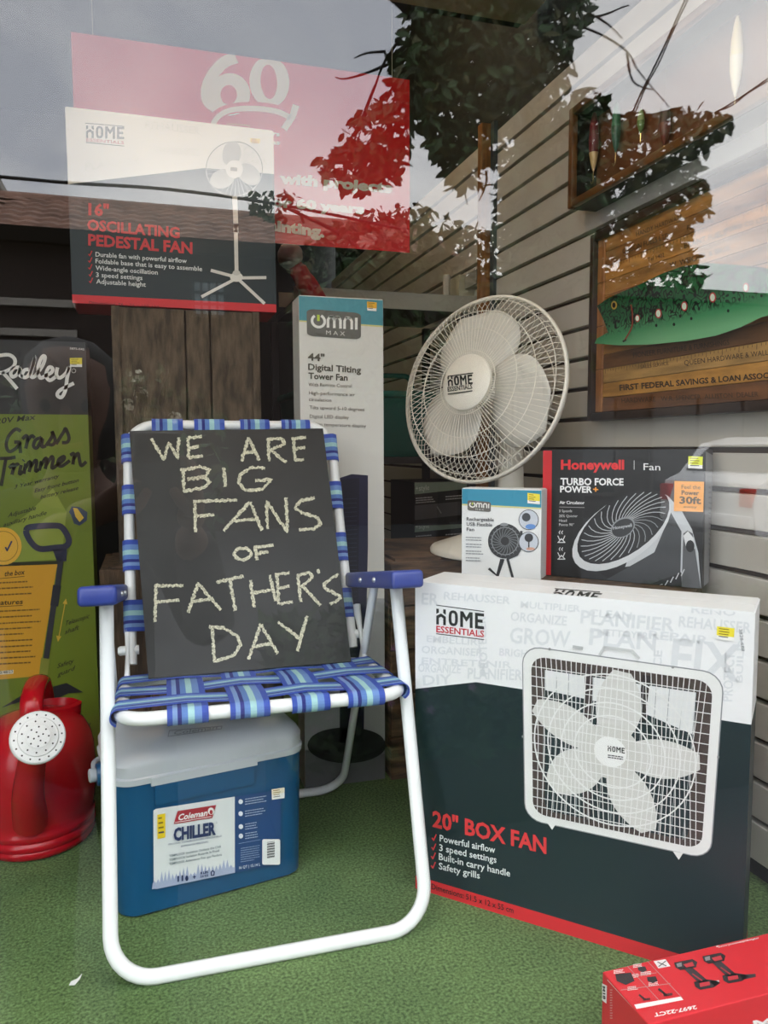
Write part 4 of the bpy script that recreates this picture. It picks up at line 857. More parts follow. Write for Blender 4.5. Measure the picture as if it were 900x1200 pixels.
for rr, n, zz in ((.0385, 16, .0046), (.027, 11, .0079), (.0165, 8, .0102), (.008, 4, .0106), (0, 1, .0108)):
    for k in range(n): a = 2*math.pi*k/n+rr*40; m.lathe([(.0016, 0), (.0015, .0006)], 8, 0, M @ Matrix.Translation((rr*math.cos(a), rr*math.sin(a), zz-.0006)))
m.build('rose_holes', pm('hole_black', '161616', .9), rose)
# ------------------------------------------------------------------ crates and barn-board box
def plank_box(name, label, cat, x0, x1, y0, y1, z0, z1, n, mtl, vertical=True, fr_=None):
    t = thing(name, label, cat, ((x0+x1)/2, (y0+y1)/2, z0)); m1 = MB()
    F_ = fr_ or [k/n for k in range(n+1)]; m2 = MB()
    for k in range(n):                     # boards of the front and back
        if vertical:
            a = x0+(x1-x0)*F_[k]; b = x0+(x1-x0)*F_[k+1]-.003
            for y, m in ((y0, m1), (y1-.018, m2)): m.box(((a+b)/2, y+.009, (z0+z1)/2), (b-a, .018, z1-z0-.002*(k % 2)), bev=.002, seg=1)
        else:
            a = z0+(z1-z0)*k/n; b = z0+(z1-z0)*(k+1)/n-.004
            for y, m in ((y0, m1), (y1-.018, m2)): m.box(((x0+x1)/2, y+.009, (a+b)/2), (x1-x0-.002*(k % 2), .018, b-a), bev=.002, seg=1)
    m1.build('front_boards', mtl, t); m2.build('back_boards', mtl, t)
    for x in (x0+.009, x1-.009): MB().box((x, (y0+y1)/2, (z0+z1)/2), (.018, y1-y0-.037, z1-z0-.004), bev=.002).build('side_board', mtl, t)
    MB().box(((x0+x1)/2, (y0+y1)/2, z1-.0045), (x1-x0-.037, y1-y0-.037, .017)).build('top_board', mtl, t)
    return t
wood_red = mat('stained_crate_wood', hx('6a5038'), .8, vary=.5, vscale=10, bump=.6, bscale=40, stretch=(1, 1, 7), dark=hx('3a2a1e'))
plank_box('wooden_crate', 'old brown wooden crate under the barn board box behind the lawn chair', 'crate', -.112, .30, 1.803, 2.08, 0, .528, 4, wood_dark)
plank_box('wooden_crate', 'old brown wooden crate carrying the white desk fan', 'crate', .535, 1.015, 1.70, 2.12, 0, .53, 5, wood_red, False)
t = plank_box('barn_board_box', 'tall weathered grey barn board box standing on a crate behind the chalkboard', 'box', -.071, .262, 1.868, 2.02, .53, 1.118, 3, wood_gray, True, [0, .49, .66, 1])
for x in (-.062, .253): MB().box((x, 1.8635, .824), (.018, .008, .588), bev=.002).build('corner_strip', wood_gray, t)
# crate behind the big carton that carries the two small fan cartons
t = thing('wooden_crate', 'wooden crate behind the large box fan carton carrying two small fan cartons', 'crate', (.78, 1.28, 0))
A0 = Vector((.441, 1.257, 0)); cq = [A0+BU*s+BN2*d for s, d in ((-.03, .17), (.425, .17), (.425, .385), (.15, .385), (-.03, .385))]
m = MB(); n = len(cq)
for k in range(4):
    za, zb = .133*k, .133*k+.13; vs = [p+Vector((0, 0, za)) for p in cq]+[p+Vector((0, 0, zb)) for p in cq]; m.add(vs, [tuple(range(n))[::-1], tuple(range(n, 2*n))]+[(i, (i+1) % n, n+(i+1) % n, n+i) for i in range(n)])
m.build('crate_boards', wood_dark, t)
vs = [A0+(p-A0)*1.0 for p in cq]; m = MB(); m.add([p+Vector((0, 0, .529)) for p in vs]+[p+Vector((0, 0, .535)) for p in vs], [tuple(range(n))[::-1], tuple(range(n, 2*n))]+[(i, (i+1) % n, n+(i+1) % n, n+i) for i in range(n)]); m.build('crate_top', wood_dark, t)
# ------------------------------------------------------------------ pedestal fan carton on the barn boards
PY = 1.862; pa, pb = ony(85, 358, PY), ony(322, 372, PY)
t, F, FR, FT = carton('pedestal_fan_carton', 'wide white, black and red pedestal fan carton on top of the barn board box', 'box', (pa.x, PY), (1, 0), pb.x-pa.x+.004, .15, 1.1195, ony(80, 126, PY).z, [(1.138, 'd5242c'), (1.44, '10272c'), (ony(80, 126, PY).z, 'e9e8e2')])
A = Art(*F); gP = lambda x, y: (80+x/3.6, 140+y/3.6)
A.poly([(70, 110), (330, 140), (330, 205), (240, 197), (70, 215)], 'e9e8e2').up()
for s, a, b, h in (('PLANIFIER', (100, 200), (165, 193), 10), ('REHAUSSER', (170, 150), (235, 158), 9), ('ORGANIZE', (180, 180), (235, 183), 9), ('FIX', (285, 190), (315, 193), 20)): A.text(s, a, b, (a[0], a[1]-h), 'dbdad5', .02)
house_logo(A, gP(75, 78), gP(236, 84), gP(75, 26), gP(76, 92), gP(236, 106), gP(76, 78), gP(72, 16), gP(237, 30), gP(75, 97), gP(237, 113), c1='6a6b6e', c2='b87a80')
A.text('16"', gP(85, 402), gP(172, 408), gP(85, 352), 'd0353b', .035).text('OSCILLATING', gP(80, 465), gP(470, 500), gP(80, 420), 'd0353b', .035).text('PEDESTAL FAN', gP(84, 530), gP(524, 566), gP(84, 482), 'd0353b', .035)
for k, (s, a, b) in enumerate((('Durable fan with powerful airflow', (115, 578), (500, 606)), ('Foldable base that is easy to assemble', (115, 606), (565, 640)), ('Wide-angle oscillation', (115, 635), (378, 655)), ('3 speed settings', (117, 664), (313, 678)), ('Adjustable height', (118, 692), (327, 706)))):
    A.text(s, gP(*a), gP(*b), gP(a[0], a[1]-20), 'dfe4e4', .012); x, y = a[0]-30, a[1]-8; A.stroke([gP(x, y-2), gP(x+6, y+5), gP(x+15, y-16)], 1.2, 'd9383c')
A.text('Dimensions: 76 x 76 x 102-128 cm', gP(88, 778), gP(418, 800), gP(88, 766), '3a1014', .01)
wc = 'e2e0da'
A.ring(274.5, 198, 33, 32, 1.2, '9a9a97').up()
for a, rr in ((-100, 17), (20, 17), (140, 17)): A.ell(274.5+18*math.cos(R(a)), 198+18*math.sin(R(a)), 15, 11, 'b4b4b0', a+20)
A.up().ell(274.5, 198.5, 10, 10.5, 'eae8e2').up().poly([(270, 196), (278, 196.5), (278, 201), (270, 200.5)], '8a8478')
for k in range(36): a = 2*math.pi*k/36; A.stroke([(274.5+10.5*math.cos(a), 198.5+10.5*math.sin(a)), (274.5+32*math.cos(a+.15), 198+31*math.sin(a+.15))], .4, 'c4c4bf')
A.poly([(272, 230), (278, 230), (279, 264), (276.5, 272), (273.5, 264)], wc).poly([(274, 270), (278.5, 270), (279.5, 322), (275, 322)], wc).poly([(273.5, 262), (279, 262), (279.5, 273), (273.5, 272)], 'cfcdc6').up()
for a, b in (((277, 325), (247, 317)), ((277, 326), (312, 325.5)), ((274, 328), (236, 348)), ((280, 328), (310, 356))): A.stroke([a, b], 3.6, wc)
A.up().ell(277, 325, 7.5, 5.5, 'ebe9e3').up().ell(277, 320, 4.5, 3, 'd2d0ca')
A.build('front_print', t, 'red title, check list and white pedestal fan picture')
sticker(F, [gP(768, 80), gP(808, 84), gP(806, 112), gP(768, 108)], t, face='e8c24a', label='small yellow price sticker')
# ------------------------------------------------------------------ red anniversary poster
QY = 2.09; q0, q1, q2 = ony(83, 37, QY), ony(480, 100, QY), ony(480, 296, QY)
t = thing('hanging_poster', 'red poster with big white 60 hanging behind the pedestal fan carton', 'poster', ((q0.x+q1.x)/2, QY, q2.z))
m = MB(); m.box(((q0.x+q1.x)/2, QY+.002, (q0.z+q2.z)/2), (q1.x-q0.x, .003, q0.z-q2.z)); m.build('sheet', pm('poster_red', 'dc1f27', .5), t)
A = Art((q0.x, QY, q2.z), (1, 0, 0), (0, 0, 1), .0003, (q1.x-q0.x, q0.z-q2.z)); g5 = lambda x, y: (200+x/3, 40+y/3); PW = 'ece9df'
A.stroke(catmull([g5(*p) for p in ((232, 82), (190, 98), (150, 140), (128, 190), (132, 235), (165, 260))], 5), 14, PW)
PRD = 'dc1f27'; A.up().ell(*g5(208, 212), 24, 25, PW).ell(*g5(347, 168), 23.5, 30, PW, -4).up().ell(*g5(204, 214), 9.5, 11.5, PRD).ell(*g5(345, 168), 9.5, 20, PRD, -4)
A.up().stroke(catmull([g5(*p) for p in ((140, 325), (162, 287), (210, 264), (290, 257), (370, 267), (420, 290))], 5), 12, PRD).up().stroke(catmull([g5(*p) for p in ((145, 325), (168, 290), (212, 268), (290, 262), (370, 272), (420, 294))], 5), 6.5, PW).stroke([g5(440, 250), g5(428, 290), g5(398, 335)], 8, PW)
A.stroke([g5(198, 316), g5(276, 322), g5(274, 365), g5(196, 360), g5(198, 316)], 1.1, 'd8a860').text('25', g5(222, 352), g5(250, 354), g5(222, 336), PW, .03)
A.text('Years', g5(303, 352), g5(384, 360), g5(303, 335), PW, .04).text('Millions', g5(270, 380), g5(384, 390), g5(270, 362), PW, .04)
A.text('with projects', g5(382, 523), g5(778, 558), g5(384, 487), PW, .055).text('for 60 years', g5(335, 603), g5(680, 632), g5(335, 570), PW, .055).text('painting.', g5(310, 683), g5(540, 714), g5(310, 645), PW, .055)
A.build('poster_print', t, 'white numerals with hammer and slogan')
string_m = pm('string', 'bdb8aa', .8)
for x in (q0.x+.05, q1.x-.05): MB().tube([(x, QY+.002, q0.z-.004), (x, QY, 2.524)], .0008, 5).build('hanging_string', string_m, t)
#@@SECTION5
# ------------------------------------------------------------------ white desk fan
fw = pm('fan_white', 'ece6d8', .4)
FB = onz(582, 654, .53); vd = ray(564, 456).normalized()
fa = (-vd*math.cos(R(39))+(RIGHT*-.906-DOWN*.423)*math.sin(R(39))).normalized()      # way the fan faces
FCn = EYE+ray(564, 456)*1.80                                                     # middle of the rim
FR_ = .221
fx = fa.cross(Vector((0, 0, 1))).normalized(); fy = fx.cross(fa).normalized()
FM = Matrix((( fx.x, fy.x, fa.x, FCn.x), (fx.y, fy.y, fa.y, FCn.y), (fx.z, fy.z, fa.z, FCn.z), (0, 0, 0, 1)))
hubz = .062
pole_top = FCn-fa*.135; pole_top = Vector((pole_top.x, pole_top.y, pole_top.z))
FB = Vector((pole_top.x, pole_top.y, .531))
t = thing('desk_fan', 'white oscillating desk fan with round wire grille on a wooden crate', 'fan', FB)
B0 = Matrix.Translation(FB)
MB().lathe([(.188, 0), (.201, .004), (.202, .012), (.196, .02), (.13, .042), (.07, .06), (.048, .075), (.043, .1)], 40, 0, B0).build('base', fw, t, 45)
MB().lathe([(.034, .095), (.032, .16), (.029, .25), (.027, pole_top.z-.53-.05), (.02, pole_top.z-.53-.02)], 28, 0, B0).build('pole', fw, t, 45)
def fpt(r, a, z): return FM @ Vector((r*math.cos(a), r*math.sin(a), z))
m = MB(); m.lathe([(.03, -.20), (.052, -.185), (.06, -.12), (.058, -.06), (.05, -.04)], 28, 0, FM); m.build('motor_housing', fw, t, 45)
m = MB(); m.tube([pole_top+Vector((0, 0, -.06)), pole_top+Vector((0, 0, -.03)), FCn-fa*.12], [.026, .03, .026], 16); m.build('neck', fw, t, 50)
def rim(name, z, r, rad): m = MB(); m.tube([fpt(r, 2*math.pi*k/72, z) for k in range(72)], rad, 10, True, up=fa); return m.build(name, fw, t, 60)
MB().add([], []); m = MB(); m.tube([fpt(FR_, 2*math.pi*k/80, 0) for k in range(80)], .0075, 10, True, up=fa, ry=.0045); m.build('grille_rim', fw, t, 60)
m = MB()
n = 88
for k in range(n):
    a = 2*math.pi*k/n; m.tube([fpt(.062, a+.16, hubz-.004), fpt(.12, a+.09, hubz-.006), fpt(.18, a+.03, .044), fpt(.211, a, .02), fpt(FR_, a, .002)], .00085, 4)
for r_, z in ((.075, hubz-.004), (.128, hubz-.008), (.172, .047), (.207, .024)): m.tube([fpt(r_, 2*math.pi*k/60, z) for k in range(60)], .0011, 5, True, up=fa)
m.build('front_grille', fw, t)
m = MB()
for k in range(n):
    a = 2*math.pi*k/n; m.tube([fpt(.058, a-.1, -.062), fpt(.13, a-.05, -.062), fpt(.19, a, -.048), fpt(.214, a, -.024), fpt(FR_, a, -.002)], .00085, 4)
for r_, z in ((.1, -.062), (.16, -.056), (.205, -.036)): m.tube([fpt(r_, 2*math.pi*k/60, z) for k in range(60)], .0011, 5, True, up=fa)
m.build('rear_grille', fw, t)
blade_m = pm('fan_blade', 'dbd7cc', .35)
for a0 in (72, -48, 192):
    m = MB(); pts = []
    for i in range(13):
        f = i/12; r_ = .035+.155*f; wd = .102*(math.sin(math.pi*(.16+.74*f))**.75)
        for j in range(7):
            g_ = (j/6-.5)*2; x, y = r_, g_*wd+.02*f; pts.append(FM @ (Matrix.Rotation(R(a0), 4, 'Z') @ Vector((x, y, -.004-.022*g_*(1-.3*f)))))
    fs = [(i*7+j, i*7+j+1, i*7+8+j, i*7+7+j) for i in range(12) for j in range(6)]
    m.add(pts, fs); o = m.build('blade', blade_m, t, 80); sol = o.modifiers.new('thickness', 'SOLIDIFY'); sol.thickness = .002
MB().lathe([(.038, -.045), (.04, .02), (.03, .03)], 28, 0, FM).build('blade_hub', blade_m, t, 45)
bdg = MB().lathe([(.058, hubz-.012), (.0655, hubz-.008), (.0655, hubz), (.061, hubz+.004), (.001, hubz+.006)], 40, 0, FM).build('hub_badge', fw, t, 40)
A = Art(FCn+fa*(hubz+.0062), fx, fy, .0006); gF = lambda x, y: (280+x/2.25, 330+y/2.25)
house_logo(A, gF(552, 276), gF(617, 270), gF(550, 251), gF(551, 290), gF(616, 282), gF(550, 278), gF(551, 250), gF(618, 241), gF(551, 297), gF(616, 288), c1='1c1c1c', c2='1c1c1c', wd=1.2); A.build('badge_print', bdg)
# ------------------------------------------------------------------ wall frames on the slatted wall
def fr(a, b, z): return Vector((a, b, z))
frame_m = mat('antique_frame', hx('6a4420'), .35, vary=.3, vscale=14); back_m = mat('case_back', hx('6b3d20'), .6, vary=.2, vscale=6); dark_m = pm('frame_black', '15110e', .5)
fz0, fz1, fya, fyb, fX = 1.352, 1.578, .90, 1.652, .958
t = thing('lure_case', 'long shallow wooden display case of fishing lures high on the slatted wall', 'display case', (WX, (fya+fyb)/2, fz0))
m = MB()
for y in (fyb-.009, fya+.009): m.box((fX+.008, y, (fz0+fz1)/2), (.016, .018, fz1-fz0), bev=.004)
for z in (fz0+.009, fz1-.009): m.box((fX+.008, (fya+fyb)/2, z), (.016, fyb-fya-.037, .018), bev=.004)
m.build('frame', frame_m, t, 40)
m = MB()
for y in (fyb-.006, fya+.006): m.box(((fX+.016+WX)/2, y, (fz0+fz1)/2), (WX-fX-.017, .01, fz1-fz0-.002))
for z in (fz0+.006, fz1-.006): m.box(((fX+.016+WX)/2, (fya+fyb)/2, z), (WX-fX-.017, fyb-fya-.024, .01))
m.build('case_sides', dark_m, t)
MB().box((WX-.004, (fya+fyb)/2, (fz0+fz1)/2), (.006, fyb-fya-.024, fz1-fz0-.026)).build('backing', back_m, t)
hook_m = pm('hook_steel', 'c9b98a', .25, metal=.9)
lx = WX-.024
def lure(px, ytop, ybot, wd, cols, label):
    p = onx(px, (ytop+ybot)/2, lx); zt, zb = onx(px, ytop, lx).z, onx(px, ybot, lx).z; L = zt-zb
    t = thing('fishing_lure', label, 'fishing lure', (lx, p.y, zb), 'fishing lures hanging in the wall case')
    prof = [(.15, 0), (.55, .12), (.9, .3), (1, .5), (.85, .72), (.55, .9), (.2, 1)]
    ms = [min(len(cols)-1, int((prof[i][1]+.05)*len(cols))) for i in range(len(prof)-1)]
    MB().lathe([(r_*wd, zb+L*.0+L*z_) for r_, z_ in prof], 14, 0, Matrix.Translation((lx, p.y, 0)), ms).build('lure_body', [ink(c) for c in cols], t, 60)
    m = MB(); m.tube(catmull([Vector((lx, p.y, zb)), Vector((lx, p.y, zb-.012)), Vector((lx, p.y+.001, zb-.022)), Vector((lx, p.y+.007, zb-.027)), Vector((lx, p.y+.011, zb-.02))], 4), .0008, 5); m.build('hook', hook_m, t)
    m = MB(); m.tube([Vector((lx, p.y, zt-.004)), Vector((lx, p.y, fz1-.012))], .0006, 4); m.build('hanging_thread', hook_m, t)
lure(696, 130, 200, .012, ['d8b880', '6d1f28', '7a2430'], 'long maroon and cream fishing lure at the far end of the wall case')
lure(722, 120, 178, .0105, ['2d5a45', '3a7a58'], 'slim dark green fishing lure second from the far end of the wall case')
lure(751, 128, 156, .008, ['6d8a4a', '9db070'], 'small pale green fishing lure in the middle of the wall case')
lure(779, 120, 170, .012, ['6a2a1c', '4d2018'], 'stubby rust brown fishing lure in the wall case')
lure(863, 20, 112, .011, ['e4dcc0', 'd8c8a0'], 'long cream spotted fishing lure at the near end of the wall case')
# ruler plaque with carved trout
rX, rya, ryb = 1.005, .90, 1.617; rz0, rz1 = .857, 1.287; D_ = 10
t = thing('ruler_plaque', 'wooden plaque of old printed yardsticks with a dark frame on the slatted wall', 'plaque', (WX, (rya+ryb)/2, rz0))
m = MB(); 
for y in (ryb-.008, rya+.008): m.box(((rX-.006+WX)/2, y, (rz0+rz1)/2), (WX-rX+.006, .016, rz1-rz0), bev=.003)
for z in (rz0+.009, rz1-.007): m.box(((rX-.006+WX)/2, (rya+ryb)/2, z), (WX-rX+.006, ryb-rya-.033, .018), bev=.003)
m.build('frame', mat('dark_walnut', hx('33241a'), .45, vary=.3, vscale=10), t, 40)
rulers = ['a8763c', '8d5f2e', 'b5803f', 'a0713a', '94652f', '9a6a38', '8a5c30', 'ad7a3e', '6a4828', 'b08a50', 'b8863f', '70492a']
ry0, ry1 = rz0+.019, rz1-.015; nr = len(rulers)
MB().box((rX+.0205, (rya+ryb)/2, (rz0+rz1)/2), (.009, ryb-rya-.034, rz1-rz0-.034)).build('backing', dark_m, t)
rx_art = rX+.008
rw = (ryb-.045-(rya+.017))
for k, c in enumerate(rulers):
    a, b = ry1-(ry1-ry0)*(k+1)/nr+.001, ry1-(ry1-ry0)*k/nr
    MB().box((rX+.012, rya+.017+rw/2, (a+b)/2), (.008, rw, b-a), bev=.0008, seg=1).build('yardstick', mat('ruler_'+c, hx(c), .5, vary=.35, vscale=9, stretch=(1, 1, 6)), t)
for k in range(4):
    a = ry1-(ry1-ry0)*(k+1)/4+.001; b = ry1-(ry1-ry0)*k/4
    MB().box((rX+.011, ryb-.03, (a+b)/2), (.010, .026, b-a), bev=.001, seg=1).build('end_strip', mat('ruler_end%d' % k, hx('a06a38'), .5, vary=.3, vscale=12, stretch=(5, 5, 1)), t)
A = Art((rx_art, rya, rz0), (0, -1, 0), (0, 0, 1), .0006); gR = lambda x, y: (680+x/4.09, 220+y/4.09); RB = '2e2014'
for s, a, b, h, bo in (('FIRST FEDERAL SAVINGS & LOAN ASSOC', (190, 972), (905, 912), 28, .03), ('PIONEER FURNITURE & FURNISHINGS', (255, 815), (716, 752), 26, 0), ('QUEEN HARDWARE & WALLPAPER', (500, 852), (990, 790), 26, 0), ('HARDWARE   W.R. SPENCER  ALLISTON  DEALER', (200, 1032), (855, 1000), 24, 0), ('GIBSON FUELS LTD', (205, 318), (425, 240), 26, 0), ('For Heating', (515, 205), (640, 160), 24, 0), ('Oil Furnaces', (740, 115), (890, 62), 24, 0), ('BRANT FUELS', (500, 292), (700, 225), 28, 0), ('Tel 1402', (325, 355), (405, 330), 20, 0), ('W. WEICHEL & BROS', (430, 385), (720, 300), 26, 0), ('HANDY HARDWARE', (270, 235), (490, 150), 24, 0), ('FORD CO LTD', (700, 215), (900, 155), 22, 0), ('SALES SERVICE', (290, 868), (425, 850), 18, 0)):
    A.text(s, gR(*a), gR(*b), gR(a[0]-2, a[1]-h), RB, bo)
for k in (2, 4, 9):                        # inch marks
    z = ry1-(ry1-ry0)*k/nr
    for i in range(60):
        y = ryb-.055-i*.0105
        if y > rya+.02:
            L = .011 if i % 4 == 0 else .006; o = len(A.mb.v); q = [Vector((rx_art-.0006, y+dy, z-dz)) for dy, dz in ((0, .001), (.0012, .001), (.0012, L), (0, L))]; A.mb.add(q, [(0, 1, 2, 3)], A.ink(RB))
A.build('yardstick_print', t, 'dark printed business names and inch marks')
trout = bpy.data.materials.new('painted_trout'); trout.use_nodes = True
def make_trout(m):
    n = m.node_tree; b = n.nodes['Principled BSDF']; b.inputs['Roughness'].default_value = .3
    tc = n.nodes.new('ShaderNodeTexCoord'); sep = n.nodes.new('ShaderNodeSeparateXYZ'); n.links.new(tc.outputs['Object'], sep.inputs[0])
    r = n.nodes.new('ShaderNodeMapRange'); r.inputs[1].default_value = 0; r.inputs[2].default_value = .1; n.links.new(sep.outputs[2], r.inputs[0])
    c = n.nodes.new('ShaderNodeValToRGB'); c.color_ramp.elements[0].position = .12; c.color_ramp.elements[0].color = (*hx('6fae7d'), 1); c.color_ramp.elements[1].position = .8; c.color_ramp.elements[1].color = (*hx('1d5a35'), 1)
    e = c.color_ramp.elements.new(.42); e.color = (*hx('3f8a5a'), 1); n.links.new(r.outputs[0], c.inputs[0])
    v = n.nodes.new('ShaderNodeTexNoise'); v.inputs['Scale'].default_value = 58; v.inputs['Detail'].default_value = 0; v.inputs['Distortion'].default_value = 1.4; n.links.new(tc.outputs['Object'], v.inputs['Vector'])
    k = n.nodes.new('ShaderNodeValToRGB'); k.color_ramp.interpolation = 'CONSTANT'
    k.color_ramp.elements[0].position = 0; k.color_ramp.elements[0].color = (0, 0, 0, 1); k.color_ramp.elements[1].position = .43; k.color_ramp.elements[1].color = (1, 1, 1, 1); e = k.color_ramp.elements.new(.57); e.color = (0, 0, 0, 1)
    n.links.new(v.outputs['Fac'], k.inputs[0])
    up = n.nodes.new('ShaderNodeMapRange'); up.inputs[1].default_value = .045; up.inputs[2].default_value = .058; n.links.new(sep.outputs[2], up.inputs[0])
    mu = n.nodes.new('ShaderNodeMath'); mu.operation = 'MULTIPLY'; n.links.new(k.outputs[0], mu.inputs[0]); n.links.new(up.outputs[0], mu.inputs[1])
    mx = n.nodes.new('ShaderNodeMix'); mx.data_type = 'RGBA'; n.links.new(mu.outputs[0], mx.inputs[0]); n.links.new(c.outputs[0], mx.inputs[6]); mx.inputs[7].default_value = (*hx('0c1712'), 1); n.links.new(mx.outputs[2], b.inputs['Base Color'])
make_trout(trout)
fp = [(709, 359), (722, 350), (738, 343), (760, 334), (785, 322), (810, 313), (840, 309), (870, 311), (905, 314), (960, 330), (1010, 345), (1010, 362), (960, 362), (905, 372), (880, 384), (850, 394), (815, 400), (775, 404), (735, 405), (706, 403), (709, 397), (722, 390), (717, 376)]
fX2 = rx_art-.0012
P3 = [onx(x, y, fX2) for x, y in fp]; ctr = sum(P3, Vector())/len(P3); zmin = min(p.z for p in P3)
bm = bmesh.new(); bv = [bm.verts.new(p) for p in P3]; f = bm.faces.new(bv)
for dpt, ins in ((.009, .004), (.007, .006), (.004, .007), (.001, .006)):
    r_ = bmesh.ops.inset_region(bm, faces=[f], thickness=ins, depth=0)
    for v in f.verts: v.co.x -= dpt
bmesh.ops.triangulate(bm, faces=[f])
m = MB(); m.frombm(bm)
fish = m.build('carved_trout', trout, t, 70)
fish['label'] = 'carved green painted trout with red ringed spots'
# shift its own origin to the belly so that the paint follows the body
off = Vector((fX2, ctr.y, zmin)); fish.location = off-ORG[t.name]
for v in fish.data.vertices: v.co -= fish.location
ORG[fish.name] = off
A = Art((fX2-.0222, ctr.y, ctr.z), (0, -1, 0), (0, 0, 1), .0005)
for (x, y, r_) in ((275, 626, 14), (376, 603, 18), (500, 568, 18), (636, 526, 19), (795, 478, 17)):
    A.lay = 1; A.ell(*gR(x, y), r_/4.09*.85, r_/4.09*1.3, 'b8323a', n=16); A.up(); A.ell(*gR(x, y), r_/4.09*.58, r_/4.09*.95, 'c9dcc8', n=16)
A.lay = 1
for x, y in ((365, 660), (450, 655), (533, 627), (710, 590), (763, 535), (870, 518), (600, 545), (480, 615), (570, 580)): A.ell(*gR(x, y), 1.5, 2, '12211a', n=10)
A.ell(*gR(163, 563), 3.4, 5, 'b99a3a', n=16).up().ell(*gR(163, 563), 2, 3.2, '17120a', n=14)
A.stroke(catmull([gR(245, 560), gR(252, 610), gR(248, 670), gR(212, 735)], 4), 1.6, '8a3a26').stroke([gR(205, 738), gR(222, 728)], 2, '1c1410')
A.build('painted_spots', fish, 'red ringed spots, eye and gill line')
# ------------------------------------------------------------------ shop shelving behind the display
SX0, SX1, SY0, SY1 = .42, 1.005, 2.27, 2.72
t = thing('shelving_unit', 'dark steel shelving unit with pale shelf edges behind the desk fan', 'shelving', ((SX0+SX1)/2, (SY0+SY1)/2, 0))
steel = pm('shelf_steel', '2f3032', .5); edge_m = pm('shelf_edge', '9a988c', .5)
for x in (SX0+.012, SX1-.012):
    for y in (SY0+.012, SY1-.012): MB().box((x, y, .615), (.024, .024, 1.23)).build('upright', steel, t)
for z in (.40, .755, 1.245):
    o = MB().box(((SX0+SX1)/2, (SY0+SY1)/2, z), (SX1-SX0-.05, SY1-SY0-.004, .02)).build('shelf', steel, t)
for z, y in ((1.245, SY0-.004),): MB().box(((SX0+SX1)/2, y, z-.004), (SX1-SX0, .006, .05)).build('shelf_edge', edge_m, t)
MB().box((SX1-.003, (SY0+SY1)/2, 1.33), (.005, SY1-SY0, .045)).box(((SX0+SX1)/2, SY1-.006, 1.31), (SX1-SX0-.06, .006, .05)).build('rear_rail', edge_m, t)
# green storage tote
tote_m = pm('teal_green_plastic', '0f4f45', .4); tx0, tx1 = .44, .87
t = thing('storage_tote', 'dark teal plastic tote with a carry handle on the shelf behind the desk fan', 'tote', ((tx0+tx1)/2, 2.5, .766))
m = MB(); a, b = (.02, .0); m.hexa([(tx0+.02, 2.34, .766), (tx1-.02, 2.34, .766), (tx1-.02, 2.64, .766), (tx0+.02, 2.64, .766)], [(tx0, 2.31, .95), (tx1, 2.31, .95), (tx1, 2.66, .95), (tx0, 2.66, .95)]); m.build('tote_body', tote_m, t)
m = MB().box(((tx0+tx1)/2, 2.485, .962), (tx1-tx0+.02, .37, .022), bev=.008, seg=2); m.build('tote_lid', tote_m, t, 40)
m = MB(); m.tube(fillet([(.70, 2.485, .97), (.70, 2.485, 1.035), (.86, 2.485, 1.035), (.86, 2.485, .97)], .03), .009, 8); m.build('carry_handle', tote_m, t, 50)
# dark boxes stacked on the low shelf
for k, (zz, y) in enumerate(((.411, 2.29), (.5485, 2.29))):
    t, F, FR, FT = carton('appliance_carton', ('lower' if k == 0 else 'upper')+' of two dark cartons with sage bands below the teal tote', 'box', (.801, y), (1, 0), .18, .25, zz, zz+.137, [(zz+.137, '1b1b1c')], seam=False)
    t['group'] = 'dark appliance cartons'
    A = Art(*F); y0, y1, y2 = (565, 579.5, 608) if k else (610, 624, 657); A.poly([(480, y0), (600, y0-6), (600, y1-8), (480, y1)], '8fa294').up().text('+style', (487, y1-4), (503, y1-5.5), (487, y1-10.5), 'e4ece6', 0).lines(487, y1+4, 24, 3, 2.6, 1.2, 'c4c4c4', -.08).lines(522, y1+2, 24, 2, 3, 1.3, 'c4c4c4', -.08).poly([(486, y1+13), (540, y1+8), (540, y1+24), (486, y1+30)], '58585a').up().stroke([(512, y1+14), (517, y1+22)], 1.2, '9a9a9a'); A.build('front_print', t)
t, F, FR, FT = carton('parts_carton', 'small cream carton with grey printing on the top shelf behind the desk fan', 'box', (ony(538, 360, 2.36).x, 2.36), (1, .0), .105, .12, 1.2565, 1.353, [(1.353, 'b9b49c')], seam=False)
A = Art(*F); A.text('FLASHER', (541, 351), (553, 351.5), (541, 347.5), '5d5a4c', .02).lines(541, 356, 10, 3, 3, 1, '77745f', .04); A.build('front_print', t)
p = ony(523, 362, 2.33); t = thing('white_tube', 'short white cardboard tube standing on the top shelf beside the cream carton', 'tube', (p.x, 2.33, 1.2565))
MB().lathe([(.011, 1.2565), (.0115, 1.258), (.0115, 1.34), (.009, 1.342)], 16, 0, Matrix.Translation((p.x, 2.33, 0))).build('tube_wall', pm('cardboard_white', 'c9c4b4', .7), t, 40)
